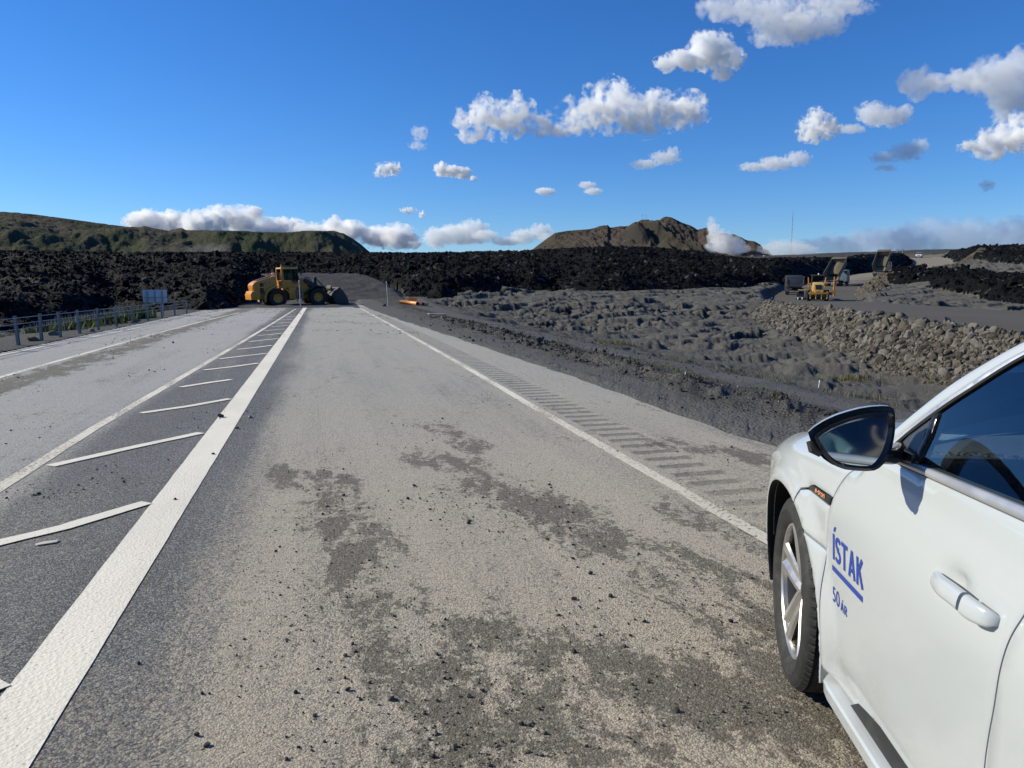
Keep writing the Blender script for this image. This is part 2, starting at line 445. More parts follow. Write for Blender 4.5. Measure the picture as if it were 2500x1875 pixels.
# ------------------------------------------------------------------ materials of the ground
# where lorries dropped dark soil on the near lane: lines on the ground and how wide they spread
SMEARS = [((.0, 6.1), (.15, 4.3), .42), ((.15, 4.3), (.34, 3.2), .46), ((.34, 3.2), (.42, 2.4), .50), ((.98, 6.5), (1.5, 5.25), .50), ((1.5, 5.25), (1.66, 4.15), .52), ((1.66, 4.15), (2.1, 3.1), .50),
          ((.62, 3.05), (1.0, 2.3), .50), ((1.0, 2.5), (2.0, 2.1), .40), ((1.2, 8.2), (1.42, 7.0), .30), ((-.4, 6.5), (-.3, 6.0), .22), ((3.4, 6.6), (3.8, 5.9), .40), ((2.4, 4.6), (2.9, 3.2), .35)]
def m_asphalt():
    a = N('worn asphalt'); p = a.pos(); X, Y, Z = a.sep(p)
    long = a.map(p, (1, .28, 1))
    big = a.noise(long, .55, 5, .6)
    mid = a.noise(a.map(p, (1, .6, 1)), 2.2, 7, .7, .3)
    fine = a.noise(p, 55, 6, .75)
    v1 = a.vor(p, 110); c1 = a.sep(a.vor(p, 110, 'F1', 'Color'))
    c2 = a.sep(a.vor(p, 52, 'F1', 'Color'))
    # old asphalt: stones of several greys in a dark binder
    base = a.mix(a.ramp(c1[0], 0, 1), (.125, .125, .122), (.36, .355, .34))
    base = a.mix(a.ramp(v1, .35, .6, 0, .75), base, (.07, .07, .071))
    base = a.mix(a.ramp(a.noise(p, 1.1, 4), .3, .7, .25, 0), base, (.10, .098, .098))
    # pale dust driven in by tyres
    lane = a.math('MULTIPLY', a.ramp(X, -.98, -.28), a.ramp(X, 3.65, 5.15, 1.0, 0.0))
    left = a.band(X, -7.6, -2.35, .3)
    dust = a.math('ADD', a.math('MULTIPLY', lane, .80), a.math('MULTIPLY', left, .80))
    dust = a.math('ADD', dust, a.ramp(big, .3, .7, -.22, .22))
    dust = a.math('ADD', dust, a.ramp(a.noise(a.map(p, (1.0, .035, 1)), 2.6, 4, .6), .3, .7, -.17, .15))   # tyre-swept streaks along the lanes
    dust = a.math('ADD', dust, a.ramp(Y, 8, 26, .06, .16))
    dsel = a.math('MULTIPLY', a.ramp(a.math('ADD', dust, a.ramp(a.math('ADD', fine, a.math('MULTIPLY', c2[1], .25)), .35, .9, -.3, .3)), .1, .85), .9)
    dcol = a.mix(a.ramp(Y, 2.5, 12), (.70, .60, .455), (.58, .54, .465))
    dcol = a.mix(left, dcol, (.58, .565, .53))
    dcol = a.mix(a.ramp(c1[1], 0, 1, 0, .5), dcol, a.mix(.5, dcol, (.25, .235, .205)))
    col = a.mix(dsel, base, dcol)
    # dark crushed soil lying in patches, mostly in the near lane
    def seg(A, B, r):
        """1 on the ground line A-B, falling to 0 at distance r"""
        ax, ay = A; bx_, by_ = B; dx, dy = bx_-ax, by_-ay; L2 = dx*dx+dy*dy
        ux = a.math('SUBTRACT', X, ax); uy = a.math('SUBTRACT', Y, ay)
        t = a.math('DIVIDE', a.math('ADD', a.math('MULTIPLY', ux, dx), a.math('MULTIPLY', uy, dy)), L2, None, True)
        ex = a.math('SUBTRACT', ux, a.math('MULTIPLY', t, dx)); ey = a.math('MULTIPLY', a.math('SUBTRACT', uy, a.math('MULTIPLY', t, dy)), .55)
        d = a.math('SQRT', a.math('ADD', a.math('MULTIPLY', ex, ex), a.math('MULTIPLY', ey, ey)))
        return a.ramp(d, r, r*.15)
    near = 0.0
    for A, B, r in SMEARS:
        near = a.math('MAXIMUM', near, seg(A, B, r))
    bot = a.math('MULTIPLY', a.band(X, .2, 2.4, .4), a.ramp(Y, 3.6, 2.7))
    far = a.math('MULTIPLY', a.band(X, -5.3, -4.5, .3), a.ramp(Y, 5, 12))
    far2 = a.math('MULTIPLY', a.band(X, -2.2, -1.6, .25), .20)
    end = a.ramp(Y, 36, 62)
    endl = a.math('MULTIPLY', end, a.ramp(X, -.6, -1.6))
    pw = a.math('ADD', a.math('MULTIPLY', near, .47), a.math('ADD', a.math('MULTIPLY', bot, .12), a.math('ADD', a.math('MULTIPLY', far, .62), a.math('MULTIPLY', endl, .42))))
    pw = a.math('ADD', pw, a.math('ADD', far2, a.math('MULTIPLY', end, .06)))
    pn = a.math('ADD', a.ramp(a.noise(a.map(p, (1, .5, 1)), 1.25, 3, .5, .5), .3, .7, 0, .30), a.ramp(a.noise(a.map(p, (1, .42, 1)), 4.6, 6, .66, .5), .34, .66, 0, .52))
    pn = a.math('ADD', pn, a.ramp(a.noise(a.map(p, (1, .75, 1)), 15, 7, .82), .32, .68, -.25, .25))
    pn = a.math('ADD', pn, a.ramp(c2[2], 0, 1, -.08, .08))
    pv = a.math('ADD', pn, pw)
    patch = a.math('ADD', a.math('MULTIPLY', a.ramp(pv, .78, .86), .72), a.math('MULTIPLY', a.ramp(pv, .55, 1.05), .28))
    soil = a.mix(a.noise(p, 120, 4, .85), (.07, .063, .050), (.26, .225, .168))
    soil = a.mix(a.ramp(a.sep(a.vor(p, 80, 'F1', 'Color'))[0], .8, .95, 0, .7), soil, (.33, .305, .26))
    col = a.mix(a.math('MULTIPLY', patch, .93), col, soil)
    gap = a.math('MULTIPLY', a.ramp(v1, .40, .60), a.ramp(c1[2], .15, .5))
    col = a.mix(a.math('MULTIPLY', gap, .45), col, (.075, .07, .06))
    col = a.mix(a.ramp(c1[0], .75, 1, 0, .35), col, (.56, .50, .41))
    # bright chips and dark grit
    chip = a.math('MULTIPLY', a.ramp(a.vor(p, 44), .25, .12), a.ramp(a.sep(a.vor(p, 44, 'F1', 'Color'))[1], .86, .9))
    col = a.mix(a.math('MULTIPLY', chip, .75), col, (.47, .45, .41))
    grit = a.math('MULTIPLY', a.ramp(a.vor(p, 24), .22, .14), a.ramp(a.sep(a.vor(p, 24, 'F1', 'Color'))[1], .80, .86))
    col = a.mix(a.math('MULTIPLY', grit, .85), col, (.055, .053, .049))
    # milled rumble grooves beside the edge line
    ph = a.math('FRACT', a.math('DIVIDE', a.math('ADD', Y, a.math('MULTIPLY', a.noise(p, 14, 3), .06)), .285))
    gx = a.math('MULTIPLY', a.ramp(X, 2.80, 2.86), a.ramp(a.math('ADD', X, a.math('MULTIPLY', a.noise(p, 5, 3), .12)), 3.40, 3.30, 0, 1))
    g = a.math('MULTIPLY', a.math('MULTIPLY', a.band(ph, .2, .62, .06), gx), a.math('MULTIPLY', a.ramp(Y, 3.4, 5.6), a.ramp(Y, 60, 30)))
    g = a.math('MULTIPLY', g, a.ramp(a.noise(p, 9, 4), .2, .5, .25, 1))
    col = a.mix(a.math('MULTIPLY', g, .54), col, (.085, .08, .07))
    h = a.math('ADD', a.math('MULTIPLY', v1, -.6), a.math('MULTIPLY', fine, 1.0))
    h = a.math('ADD', h, a.math('MULTIPLY', a.noise(p, 190, 4, .8), .5))
    h = a.math('ADD', h, a.math('MULTIPLY', c2[0], .25))
    h = a.math('ADD', h, a.math('MULTIPLY', a.noise(p, 7, 3, .6), .8))
    nb = a.bump(h, 1.0, .013)
    nb = a.bump(a.math('MULTIPLY', g, -1), .7, .02, nb)
    return a.surf(a.bsdf(col, a.ramp(dsel, 0, 1, .7, .92), 0, nb, .3))
def m_paint(name, wear=.3, dusty=.3, dim=False):
    a = N(name); p = a.pos()
    f = a.noise(p, 30, 6, .7); b = a.noise(a.map(p, (1, .4, 1)), 1.6, 5, .6)
    c = a.mix(a.ramp(b, .35, .7), (.82, .76, .63), (.74, .68, .56))
    c = a.mix(a.math('MULTIPLY', a.ramp(f, .45, .8), dusty), c, (.40, .375, .33))
    if dim: c = a.mix(a.ramp(a.sep(p)[1], 12, 3, .15, .62), c, (.50, .44, .34))
    pit = a.math('MULTIPLY', a.ramp(a.vor(p, 30), .2, .1), a.ramp(a.sep(a.vor(p, 30, 'F1', 'Color'))[0], .72, .8))
    c = a.mix(a.math('MULTIPLY', pit, .6), c, (.16, .155, .145))
    nb = a.bump(a.math('ADD', a.vor(p, 60), a.noise(p, 110, 4, .7)), .35, .008)
    al = a.ramp(a.math('ADD', a.math('MULTIPLY', f, .8), a.math('MULTIPLY', b, .4)), wear+.04, wear-.06, 0.0, 1.0)
    t = a.n('BsdfTransparent'); mx = a.n('MixShader'); a.put(mx.inputs[0], al)
    a.t.links.new(t.outputs[0], mx.inputs[1]); a.t.links.new(a.bsdf(c, .75, 0, nb, .3), mx.inputs[2])
    return a.surf(mx.outputs[0])
def m_gravel(name, lo, hi, scale=28, bumpd=.03, patch=None, chips=True, track=False):
    a = N(name); p = a.pos()
    v = a.sep(a.vor(p, scale, 'F1', 'Color'))[0]
    f = a.noise(p, .6, 6, .6); f2 = a.noise(p, scale*.5, 5, .7)
    c = a.mix(a.math('ADD', a.math('MULTIPLY', v, .55), a.math('MULTIPLY', f, .5)), lo, hi)
    c = a.mix(a.ramp(f2, .35, .75), a.mix(.5, c, tuple(x*.5 for x in lo)), c)
    if patch: c = a.mix(a.math('MULTIPLY', a.ramp(a.noise(p, .9, 6, .65, .5), .5, .68), patch[1]), c, patch[0])
    tr = None
    if track:                                               # wheel-packed track and graded shoulder, paler and smoother than the berm between
        X = a.math('ADD', a.sep(p)[0], a.math('MULTIPLY', a.math('SUBTRACT', a.noise(p, .5, 4), .5), .9))
        tr = a.math('MAXIMUM', a.band(X, 7.75, 10.4, .25), a.math('MULTIPLY', a.ramp(X, 5.5, 4.9), .75))
        c = a.mix(a.math('MULTIPLY', tr, .6), c, a.mix(f2, (.115, .110, .100), (.185, .178, .162)))
    if chips:
        ch = a.math('MULTIPLY', a.ramp(a.vor(p, scale*.7), .25, .12), a.ramp(a.sep(a.vor(p, scale*.7, 'F1', 'Color'))[1], .9, .94))
        c = a.mix(a.math('MULTIPLY', ch, .6), c, (.38, .37, .35))
    h = a.math('ADD', a.math('MULTIPLY', a.vor(p, scale), -1), a.math('MULTIPLY', f2, 1.2))
    h = a.math('ADD', h, a.math('MULTIPLY', a.noise(p, 3.2, 5, .65), 3.0))
    st = a.math('SUBTRACT', .85, a.math('MULTIPLY', tr, .35)) if tr is not None else .8
    bp = a.bump(h, .8, bumpd); a.put(bp.node.inputs['Strength'], st)
    return a.surf(a.bsdf(c, .95, 0, bp, .2))
def m_lava():
    a = N('new black lava'); p = a.pos()
    v = a.sep(a.vor(p, 1.3, 'F1', 'Color'))[0]; f = a.noise(p, .12, 5, .6); f2 = a.noise(p, 6, 6, .7)
    c = a.mix(a.math('ADD', a.math('MULTIPLY', v, .5), a.math('MULTIPLY', f, .4)), (.0022, .0024, .0031), (.0066, .0069, .0079))
    fleck = a.math('MULTIPLY', a.ramp(v, .90, .96), a.ramp(a.noise(p, .35, 3), .45, .6))  # sparse pale flecks on random cells
    c = a.mix(a.math('MULTIPLY', fleck, .6), c, (.13, .12, .105))
    h = a.math('ADD', f2, a.math('MULTIPLY', a.vor(p, 3.5), -.8))
    return a.surf(a.bsdf(c, a.ramp(f2, .3, .7, .75, .95), 0, a.bump(h, .9, .22), .12))
def m_moss():
    a = N('grey moss on old lava'); p = a.pos()
    f = a.noise(p, .35, 6, .62); f2 = a.noise(p, 7, 6, .7); g = a.noise(p, .09, 4, .6)
    c = a.mix(f, (.096, .091, .080), (.158, .150, .134))
    c = a.mix(a.ramp(f2, .4, .75, 0, .45), c, (.042, .041, .037))
    c = a.mix(a.math('MULTIPLY', a.ramp(a.noise(p, .42, 5, .7, .8), .62, .72), a.ramp(g, .48, .6)), c, (.085, .10, .035))
    nz = a.sep(a.n('NewGeometry').outputs['Normal'])[2]      # shade of cracks and steep faces painted near-black into the colour
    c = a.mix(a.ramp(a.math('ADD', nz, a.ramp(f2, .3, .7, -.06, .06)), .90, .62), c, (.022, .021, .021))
    h = a.math('ADD', f2, a.math('MULTIPLY', a.noise(p, 26, 4, .7), .5))
    return a.surf(a.bsdf(c, .98, 0, a.bump(h, .8, .10), .1))
def m_haul():
    a = N('rolled dark gravel'); p = a.pos()
    f = a.noise(p, .16, 5, .6); f2 = a.noise(p, 9, 6, .7)
    X, Y, Z = a.sep(p)
    c = a.mix(f, (.066, .059, .049), (.120, .108, .090))
    c = a.mix(a.ramp(f2, .3, .75, 0, .5), c, (.135, .122, .103))
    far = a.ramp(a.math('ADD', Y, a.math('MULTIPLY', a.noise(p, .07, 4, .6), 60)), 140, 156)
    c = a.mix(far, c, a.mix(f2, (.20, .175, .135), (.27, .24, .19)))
    # wheel streaks along the way
    s = a.noise(a.map(p, (1.2, .06, 1), rot=(0, 0, R(24))), 1.0, 5, .6)
    c = a.mix(a.ramp(s, .5, .7, 0, .35), c, (.16, .152, .138))
    return a.surf(a.bsdf(c, .95, 0, a.bump(a.math('ADD', f2, s), .7, .08), .2))
def m_plain():
    a = N('far plain'); p = a.pos()
    f = a.noise(p, .011, 6, .65); f2 = a.noise(a.map(p, (1, 1, 1)), .08, 5, .7)
    c = a.mix(f, (.035, .033, .030), (.085, .08, .07)); c = a.mix(a.ramp(f2, .4, .7, 0, .5), c, (.05, .05, .048))
    return a.surf(a.bsdf(c, 1, 0, None, .1))
M = {}
M['asphalt'] = m_asphalt()
M['paint_clean'] = m_paint('road paint', .80, .3)
M['paint_worn'] = m_paint('worn road paint', .67, .6, True)
M['gravel'] = m_gravel('dark verge gravel', (.055, .052, .046), (.150, .142, .126), 26, .035, ((.085, .072, .052), .4), True, True)
M['bed'] = m_gravel('muddy gravel', (.06, .058, .054), (.15, .143, .13), 22, .03)
M['brown'] = m_gravel('brown fill', (.095, .078, .056), (.19, .16, .12), 4.5, .18, None, False)
M['ramp'] = m_gravel('ramp gravel', (.055, .054, .051), (.115, .112, .106), 14, .08)
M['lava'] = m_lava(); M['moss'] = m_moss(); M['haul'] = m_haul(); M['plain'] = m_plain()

# ------------------------------------------------------------------ the ground sheet, split by what covers it
def polar(az, rad, detail):
    A, D = np.meshgrid(np.radians(az), rad, indexing='ij')
    X = (D*np.sin(A)).ravel(); Y = (D*np.cos(A)).ravel()
    z, zone = shape(X, Y, detail)
    n, m = len(az), len(rad)
    i = np.arange(n-1)[:, None]*m + np.arange(m-1)[None, :]
    f = np.stack([i, i+m, i+m+1, i+1], -1).reshape(-1, 4)[:, ::-1]
    return np.stack([X, Y, z], 1), f, zone
rad = np.concatenate([np.geomspace(.6, 12, 70, endpoint=False), np.geomspace(12, 34, 85, endpoint=False), np.arange(34, 178, .34), np.arange(178, 290, .8),
                      np.geomspace(290, 430, 40, endpoint=False), np.geomspace(430, 14000, 70)])
V1, F1, Z1 = polar(np.arange(-38, 62.05, .105), rad, True)
V2, F2, Z2 = polar(np.arange(61.9, 322.1, 2.6), rad[::4], False)
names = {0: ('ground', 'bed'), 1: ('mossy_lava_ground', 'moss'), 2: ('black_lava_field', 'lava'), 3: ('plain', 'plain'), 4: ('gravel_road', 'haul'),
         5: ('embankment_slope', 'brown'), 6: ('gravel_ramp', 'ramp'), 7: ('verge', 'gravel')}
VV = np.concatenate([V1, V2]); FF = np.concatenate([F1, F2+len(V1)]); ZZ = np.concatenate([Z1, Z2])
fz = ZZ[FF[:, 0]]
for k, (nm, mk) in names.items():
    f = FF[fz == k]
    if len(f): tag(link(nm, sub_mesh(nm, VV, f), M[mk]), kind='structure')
zone_lava_top = None

# ------------------------------------------------------------------ asphalt and its painted lines
def XR(y): return np.interp(y, [0, 12, 21, 35, 50], [4.27, 4.22, 3.98, 3.5, 3.2])
ys = np.concatenate([np.arange(-22, 0, 1.0), np.arange(0, 66, .2)])
xr = XR(ys) + .05*fbm(ys*1.3, ys*0, 3, 5); xl = -7.45 + .05*fbm(ys*1.1, ys*0+9, 3, 6)
cols = 13
v = np.array([(xl[i]+(xr[i]-xl[i])*k/(cols-1), ys[i], 0.0) for i in range(len(ys)) for k in range(cols)])
i = np.arange(len(ys)-1)[:, None]*cols+np.arange(cols-1)[None, :]
tag(link('road', np_mesh('road', v, np.stack([i, i+1, i+cols+1, i+cols], -1).reshape(-1, 4)), M['asphalt']), kind='structure')
def strip(name, pts, width, mat, z=.004, step=.25, rag=.006):
    P = np.array(pts, float); seg = np.hypot(*np.diff(P, axis=0).T); s = np.concatenate([[0], np.cumsum(seg)])
    q = np.arange(0, s[-1]+1e-6, step); q[-1] = s[-1]
    x = np.interp(q, s, P[:, 0]); y = np.interp(q, s, P[:, 1])
    dx = np.gradient(x); dy = np.gradient(y); L = np.hypot(dx, dy); nx, ny = dy/L, -dx/L
    wl = width/2+rag*fbm(q*6, q*0+x[0]*7, 2, 3); wr = width/2+rag*fbm(q*6, q*0+x[0]*5+3, 2, 4)
    V = np.zeros((len(q)*2, 3)); V[0::2, 0] = x-nx*wl; V[0::2, 1] = y-ny*wl; V[1::2, 0] = x+nx*wr; V[1::2, 1] = y+ny*wr; V[:, 2] = z
    i = np.arange(len(q)-1)*2
    return tag(link(name, np_mesh(name, V, np.stack([i, i+1, i+3, i+2], 1)), mat), kind='structure')
strip('barrier_line', [(-1.115, -4), (-1.14, 57)], .265, M['paint_clean'], step=.1, rag=.0022)
strip('edge_line', [(2.68, -4), (2.66, 4), (2.65, 8.3), (2.69, 14.4), (2.7, 26), (2.62, 57)], .115, M['paint_worn'])
strip('lane_line', [(-2.5, -4), (-2.5, 9), (-2.38, 14), (-2.2, 22), (-2.0, 33), (-1.7, 52)], .12, M['paint_worn'])
strip('centre_line', [(-5.47, -2), (-5.44, 14), (-5.35, 27), (-5.1, 36), (-4.7, 46)], .13, M['paint_worn'])
strip('side_line', [(-7.2, -2), (-7.15, 19), (-6.85, 27), (-6.25, 43), (-5.6, 52)], .12, M['paint_worn'])
hb = [((-2.05, 2.35), (-1.28, 3.2)), ((-2.12, 4.92), (-1.24, 5.78)), ((-2.36, 7.15), (-1.30, 8.4)), ((-2.22, 9.92), (-1.27, 10.9)), ((-2.17, 12.35), (-1.52, 13.15)),
      ((-2.18, 14.77), (-1.27, 15.85)), ((-2.18, 16.95), (-1.25, 18.1)), ((-2.05, 19.4), (-1.3, 20.5)), ((-2.0, 22), (-1.3, 23.1)), ((-1.98, 24.6), (-1.3, 25.7)),
      ((-1.95, 27.2), (-1.3, 28.2)), ((-1.9, 29.8), (-1.3, 30.8)), ((-1.85, 32.5), (-1.3, 33.5)), ((-1.8, 35.5), (-1.3, 36.5)), ((-1.75, 39), (-1.3, 40))]
for k, (a, b) in enumerate(hb):
    f_ = min(1.0, (-1.285-a[0])/(b[0]-a[0])); b = (a[0]+(b[0]-a[0])*f_, a[1]+(b[1]-a[1])*f_)      # stops just short of the thick line
    d = .06*(-1)**k
    strip('hatch_bar', [a, ((a[0]+b[0])/2+.02, (a[1]+b[1])/2+d), b], .125, M['paint_clean'], z=.008, step=.07)

# ------------------------------------------------------------------ rubble of blocks lying on the new lava (nobody could count it)
def rock_shape(seed, sub=1):
    b = bmesh.new(); bmesh.ops.create_icosphere(b, subdivisions=sub, radius=1.0)
    rr = random.Random(seed)
    for k in range(7):                                       # cut flat faces
        n = Vector((rr.gauss(0, 1), rr.gauss(0, 1), rr.gauss(0, 1))).normalized(); d = rr.uniform(.45, .8)
        for v in b.verts:
            e = v.co.dot(n)-d
            if e > 0: v.co -= n*e
    for v in b.verts: v.co *= 1+rr.uniform(-.06, .06)
    v = np.array([v.co[:] for v in b.verts]); f = np.array([[q.index for q in t.verts] for t in b.faces]); b.free()
    return v*np.array([1, rr.uniform(.65, .95), rr.uniform(.5, .8)]), f
def rot3(n, rng):
    q = rng.normal(size=(n, 4)); q /= np.linalg.norm(q, axis=1)[:, None]; w_, x, y, z = q.T
    return np.stack([np.stack([1-2*(y*y+z*z), 2*(x*y-z*w_), 2*(x*z+y*w_)], -1), np.stack([2*(x*y+z*w_), 1-2*(x*x+z*z), 2*(y*z-x*w_)], -1), np.stack([2*(x*z-y*w_), 2*(y*z+x*w_), 1-2*(x*x+y*y)], -1)], 1)
def scatter(name, P, S, shapes, mat, rng, smooth=False, flat=1.0):
    """one mesh of many rocks at points P with sizes S"""
    Rm = rot3(len(P), rng); which = rng.integers(0, len(shapes), len(P)); Vs = []; Fs = []; off = 0
    for k, (sv, sf) in enumerate(shapes):
        m = np.where(which == k)[0]
        if not len(m): continue
        v = np.einsum('nij,vj->nvi', Rm[m], sv)*S[m][:, None, None]; v[..., 2] *= flat
        v = v+P[m][:, None, :]
        f = sf[None]+(np.arange(len(m))*len(sv))[:, None, None]+off
        Vs.append(v.reshape(-1, 3)); Fs.append(f.reshape(-1, 3)); off += len(m)*len(sv)
    return link(name, np_mesh(name, np.concatenate(Vs), np.concatenate(Fs), smooth), mat)
rg = np.random.default_rng(3)
n = 69000
az = rg.uniform(-30, 55, n); D = 38+(rg.random(n)**1.3)*150
az[-9000:] = rg.uniform(39, 52, 9000); D[-9000:] = rg.uniform(150, 300, 9000)
X = D*np.sin(np.radians(az)); Y = D*np.cos(np.radians(az))
z, zo = shape(X, Y, True)
k = (zo == 2)
ROCKS = [rock_shape(s) for s in range(8)]
P = np.stack([X, Y, z], 1)[k]; S = np.exp(rg.normal(-1.95, .55, k.sum()))*np.clip(D[k]/75, .75, 1.5)
def m_block():
    a = N('lava block'); r_ = a.n('NewGeometry').outputs['Random Per Island']
    c = a.mix(r_, (.0018, .0020, .0026), (.0060, .0063, .0072)); c = a.mix(a.ramp(r_, .95, .99), c, (.075, .07, .062))
    return a.surf(a.bsdf(c, .9, 0, a.bump(a.noise(a.pos(), 8, 5, .7), .8, .08), .12))
M['block'] = m_block()
az_ = np.degrees(np.arctan2(P[:, 0], P[:, 1])); capz = 1.58+np.hypot(P[:, 0], P[:, 1])*elev(az_, SKY_A, SKY_Y)+.05
S = np.minimum(S, .75); S = np.where((P[:, 2]+S*.6 > capz) & (az_ < 34), S*.5, S)
tag(scatter('lava_rubble', P+np.array([0, 0, .05]), S, ROCKS, M['block'], rg), 'black broken lava blocks heaped over the fresh lava field', 'rubble', kind='stuff')

# ------------------------------------------------------------------ far hills
def m_hill(name, green, cliff, g0=(.050, .052, .028), b0=(.088, .072, .055)):
    a = N(name); p = a.pos(); X, Y, Z = a.sep(p)
    f = a.noise(p, .004, 7, .62); f2 = a.noise(p, .02, 6, .7); g = a.noise(a.map(p, (1, 1, .35)), .03, 6, .7)
    c = a.mix(a.ramp(f, .38, .62), g0, b0)
    c = a.mix(a.ramp(f2, .48, .68, 0, green), c, (.036, .048, .022))
    c = a.mix(a.ramp(g, .5, .7, 0, .55), c, (.10, .085, .072))
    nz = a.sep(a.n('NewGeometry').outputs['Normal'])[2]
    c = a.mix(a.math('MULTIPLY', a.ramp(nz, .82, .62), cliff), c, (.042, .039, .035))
    return a.surf(a.bsdf(c, 1, 0, a.bump(a.math('ADD', f2, a.noise(p, .08, 5, .7)), .8, 9.0), .05))
def hill(name, sky, D, front, mat, seed, rough, steep, label, extra=None):
    """sky: outline points of the photo, taken as the ridge at distance D; the slope comes down to the plain nearer by"""
    sky = np.array(sky, float)
    px = np.linspace(sky[0, 0], sky[-1, 0], int((sky[-1, 0]-sky[0, 0])/1.6)); py = np.interp(px, sky[:, 0], sky[:, 1])
    dirs = np.array([ray(x, y) for x, y in zip(px, py)]); hl = np.hypot(dirs[:, 0], dirs[:, 1])
    ux = dirs[:, 0]/hl; uy = dirs[:, 1]/hl; top = CAM_H+D*dirs[:, 2]/hl
    t = np.linspace(0, 1.6, 110)
    prof = np.where(t < 1, t**steep, 1-((t-1)/.6)**1.5*.9)
    T, I = np.meshgrid(t, np.arange(len(px)), indexing='xy')
    r = D-front+T*front
    xx = ux[:, None]*r; yy = uy[:, None]*r
    base = zbase(xx.ravel(), yy.ravel()).reshape(xx.shape)-5.0
    btop = zbase(ux*D, uy*D)-5.0
    Hh = np.maximum(top-btop, 1)[:, None]
    en = np.clip(T, 0, 1)**.5*np.clip(1-T, 0, 1)**1.0*2
    nz = fbm(xx/170, yy/330, 5, seed, .5)*rough*Hh*en
    nz += (np.abs(fbm(xx/60, yy/260, 4, seed+9, .5))-.5)*rough*.5*Hh*en + fbm(xx/22, yy/30, 4, seed+4, .55)*rough*.10*Hh*np.clip(T*3, 0, 1)
    pr = prof[None, :]
    if extra is not None: pr = extra(px, t, pr*np.ones((len(px), 1)))
    z = base + Hh*pr + nz
    cap = CAM_H+r*((top-CAM_H)/D)[:, None]-.035*Hh*np.clip(1-T, 0, 1)**.6
    z = np.where(z > cap, cap+(z-cap)*.06, z)
    ends = np.minimum(np.arange(len(px)), np.arange(len(px))[::-1]); z = np.where((T > 1.0), np.minimum(z, top[:, None]-.3), z)
    V = np.stack([xx, yy, z], -1).reshape(-1, 3)
    n_, m_ = len(px), len(t); i = np.arange(n_-1)[:, None]*m_+np.arange(m_-1)[None, :]
    f = np.stack([i, i+m_, i+m_+1, i+1], -1).reshape(-1, 4)[:, ::-1]
    return tag(link(name, np_mesh(name, V, f), mat), label, 'hill', kind='structure')
hill('hill', [(-260, 520), (-120, 510), (0, 515), (45, 518), (150, 532), (245, 545), (340, 555), (352, 551), (372, 556), (412, 563), (430, 559), (442, 556), (455, 561), (520, 562), (600, 563), (640, 566), (700, 567), (740, 563), (815, 563), (840, 570), (862, 583), (885, 599), (905, 617), (915, 626)],
     2700, 850, m_hill('green brown hillside', .75, .9, (.046, .056, .028), (.098, .082, .060)), 21, .18, .8, 'long low green and brown hill on the left',
     lambda px, t, pr: np.where(((px > 440) & (px < 820))[:, None], pr*(1-.0)+.30*np.clip(np.sin(np.clip((t-.28)/.6, 0, 1)*math.pi), 0, 1)[None, :]*sst(440, 560, px)[:, None]*(1-sst(760, 830, px))[:, None], pr))
mt = [(125, 397), (200, 340), (310, 260), (400, 246), (500, 238), (560, 234), (620, 215), (690, 199), (708, 218), (780, 213), (840, 207), (890, 178), (930, 166), (985, 165), (1060, 168), (1085, 150), (1110, 143), (1150, 150), (1180, 165), (1230, 190), (1280, 205), (1340, 238), (1385, 222), (1405, 222), (1425, 245), (1500, 262), (1600, 272), (1700, 315), (1750, 322), (1790, 345), (1810, 375), (1840, 378), (1875, 432)]
hill('mountain', [(1250+x/2.949, 480+y/2.949) for x, y in mt], 3300, 900, m_hill('brown mountainside', .30, .8, (.058, .052, .036), (.088, .068, .056)), 55, .34, .8, 'dark brown flat topped mountain behind the lava')

# ------------------------------------------------------------------ masts, poles and a building far away
M['mast'] = plain_mat('far steel', (.30, .27, .26), .7)
M['mast_red'] = plain_mat('far red paint', (.34, .12, .10), .7)
def m_banded():
    a = N('banded mast paint'); z = a.sep(a.obj())[2]
    k = a.math('GREATER_THAN', a.math('FRACT', a.math('DIVIDE', z, 46)), .5)
    return a.surf(a.bsdf(a.mix(k, (.34, .33, .33), (.30, .10, .085)), .7))
M['mast_banded'] = m_banded()
def far_mast(px, ytop, ybot, D, r, label, name='radio_mast', bands=0, guys=True):
    b = dep(px, ybot, D); t = dep(px, ytop, D); h = t[2]-b[2]
    e = empty(name, (b[0], b[1], b[2]))
    MB().cyl((0, 0, 0), (0, 0, h), r, r*.8, seg=6).build('mast_tube', M['mast_banded'] if bands > 1 else M['mast'], e)
    MB().box((0, 0, h*.75), (r*5, r*5, r*1.2)).build('platform', M['mast'], e)
    tag(e, label, 'mast'); return e
far_mast(1930, 518, 640, 3000, 1.0, 'tall thin red and white radio mast standing alone on the plain right of the mountain', bands=7)
far_mast(1569, 522, 538, 3280, .7, 'taller antenna mast on the mountain top, the left one of two')
far_mast(1577, 522, 538, 3280, .7, 'antenna mast on the mountain top beside the higher rocky peak, the right one of two')
for k, (px, lab) in enumerate([(2190, 'wooden power line pole on the skyline, left of the pair'), (2203, 'wooden power line pole on the skyline, nearer the gravel road crest')]):
    b = dep(px, 622, 420); e = empty('power_pole', b)
    MB().cyl((0, 0, -1), (0, 0, 3.4), .16, .12, 8).build('pole', M['mast'], e)
    MB().box((0, 0, 2.9), (1.9, .12, .14)).build('crossarm', M['mast'], e)
    tag(e, lab, 'power pole', 'power line poles on the skyline')
bz = dep(1848, 628.5, 2350); e = empty('industrial_building', bz)
M['redwall'] = plain_mat('red brown cladding', (.20, .07, .05), .7); M['whitewall'] = plain_mat('white cladding', (.7, .7, .68), .6)
MB().box((0, 0, 2.5), (36, 14, 5)).build('hall', M['redwall'], e); MB().box((22, -8.5, 3.5), (9, 6, 5)).build('annex', M['whitewall'], e)
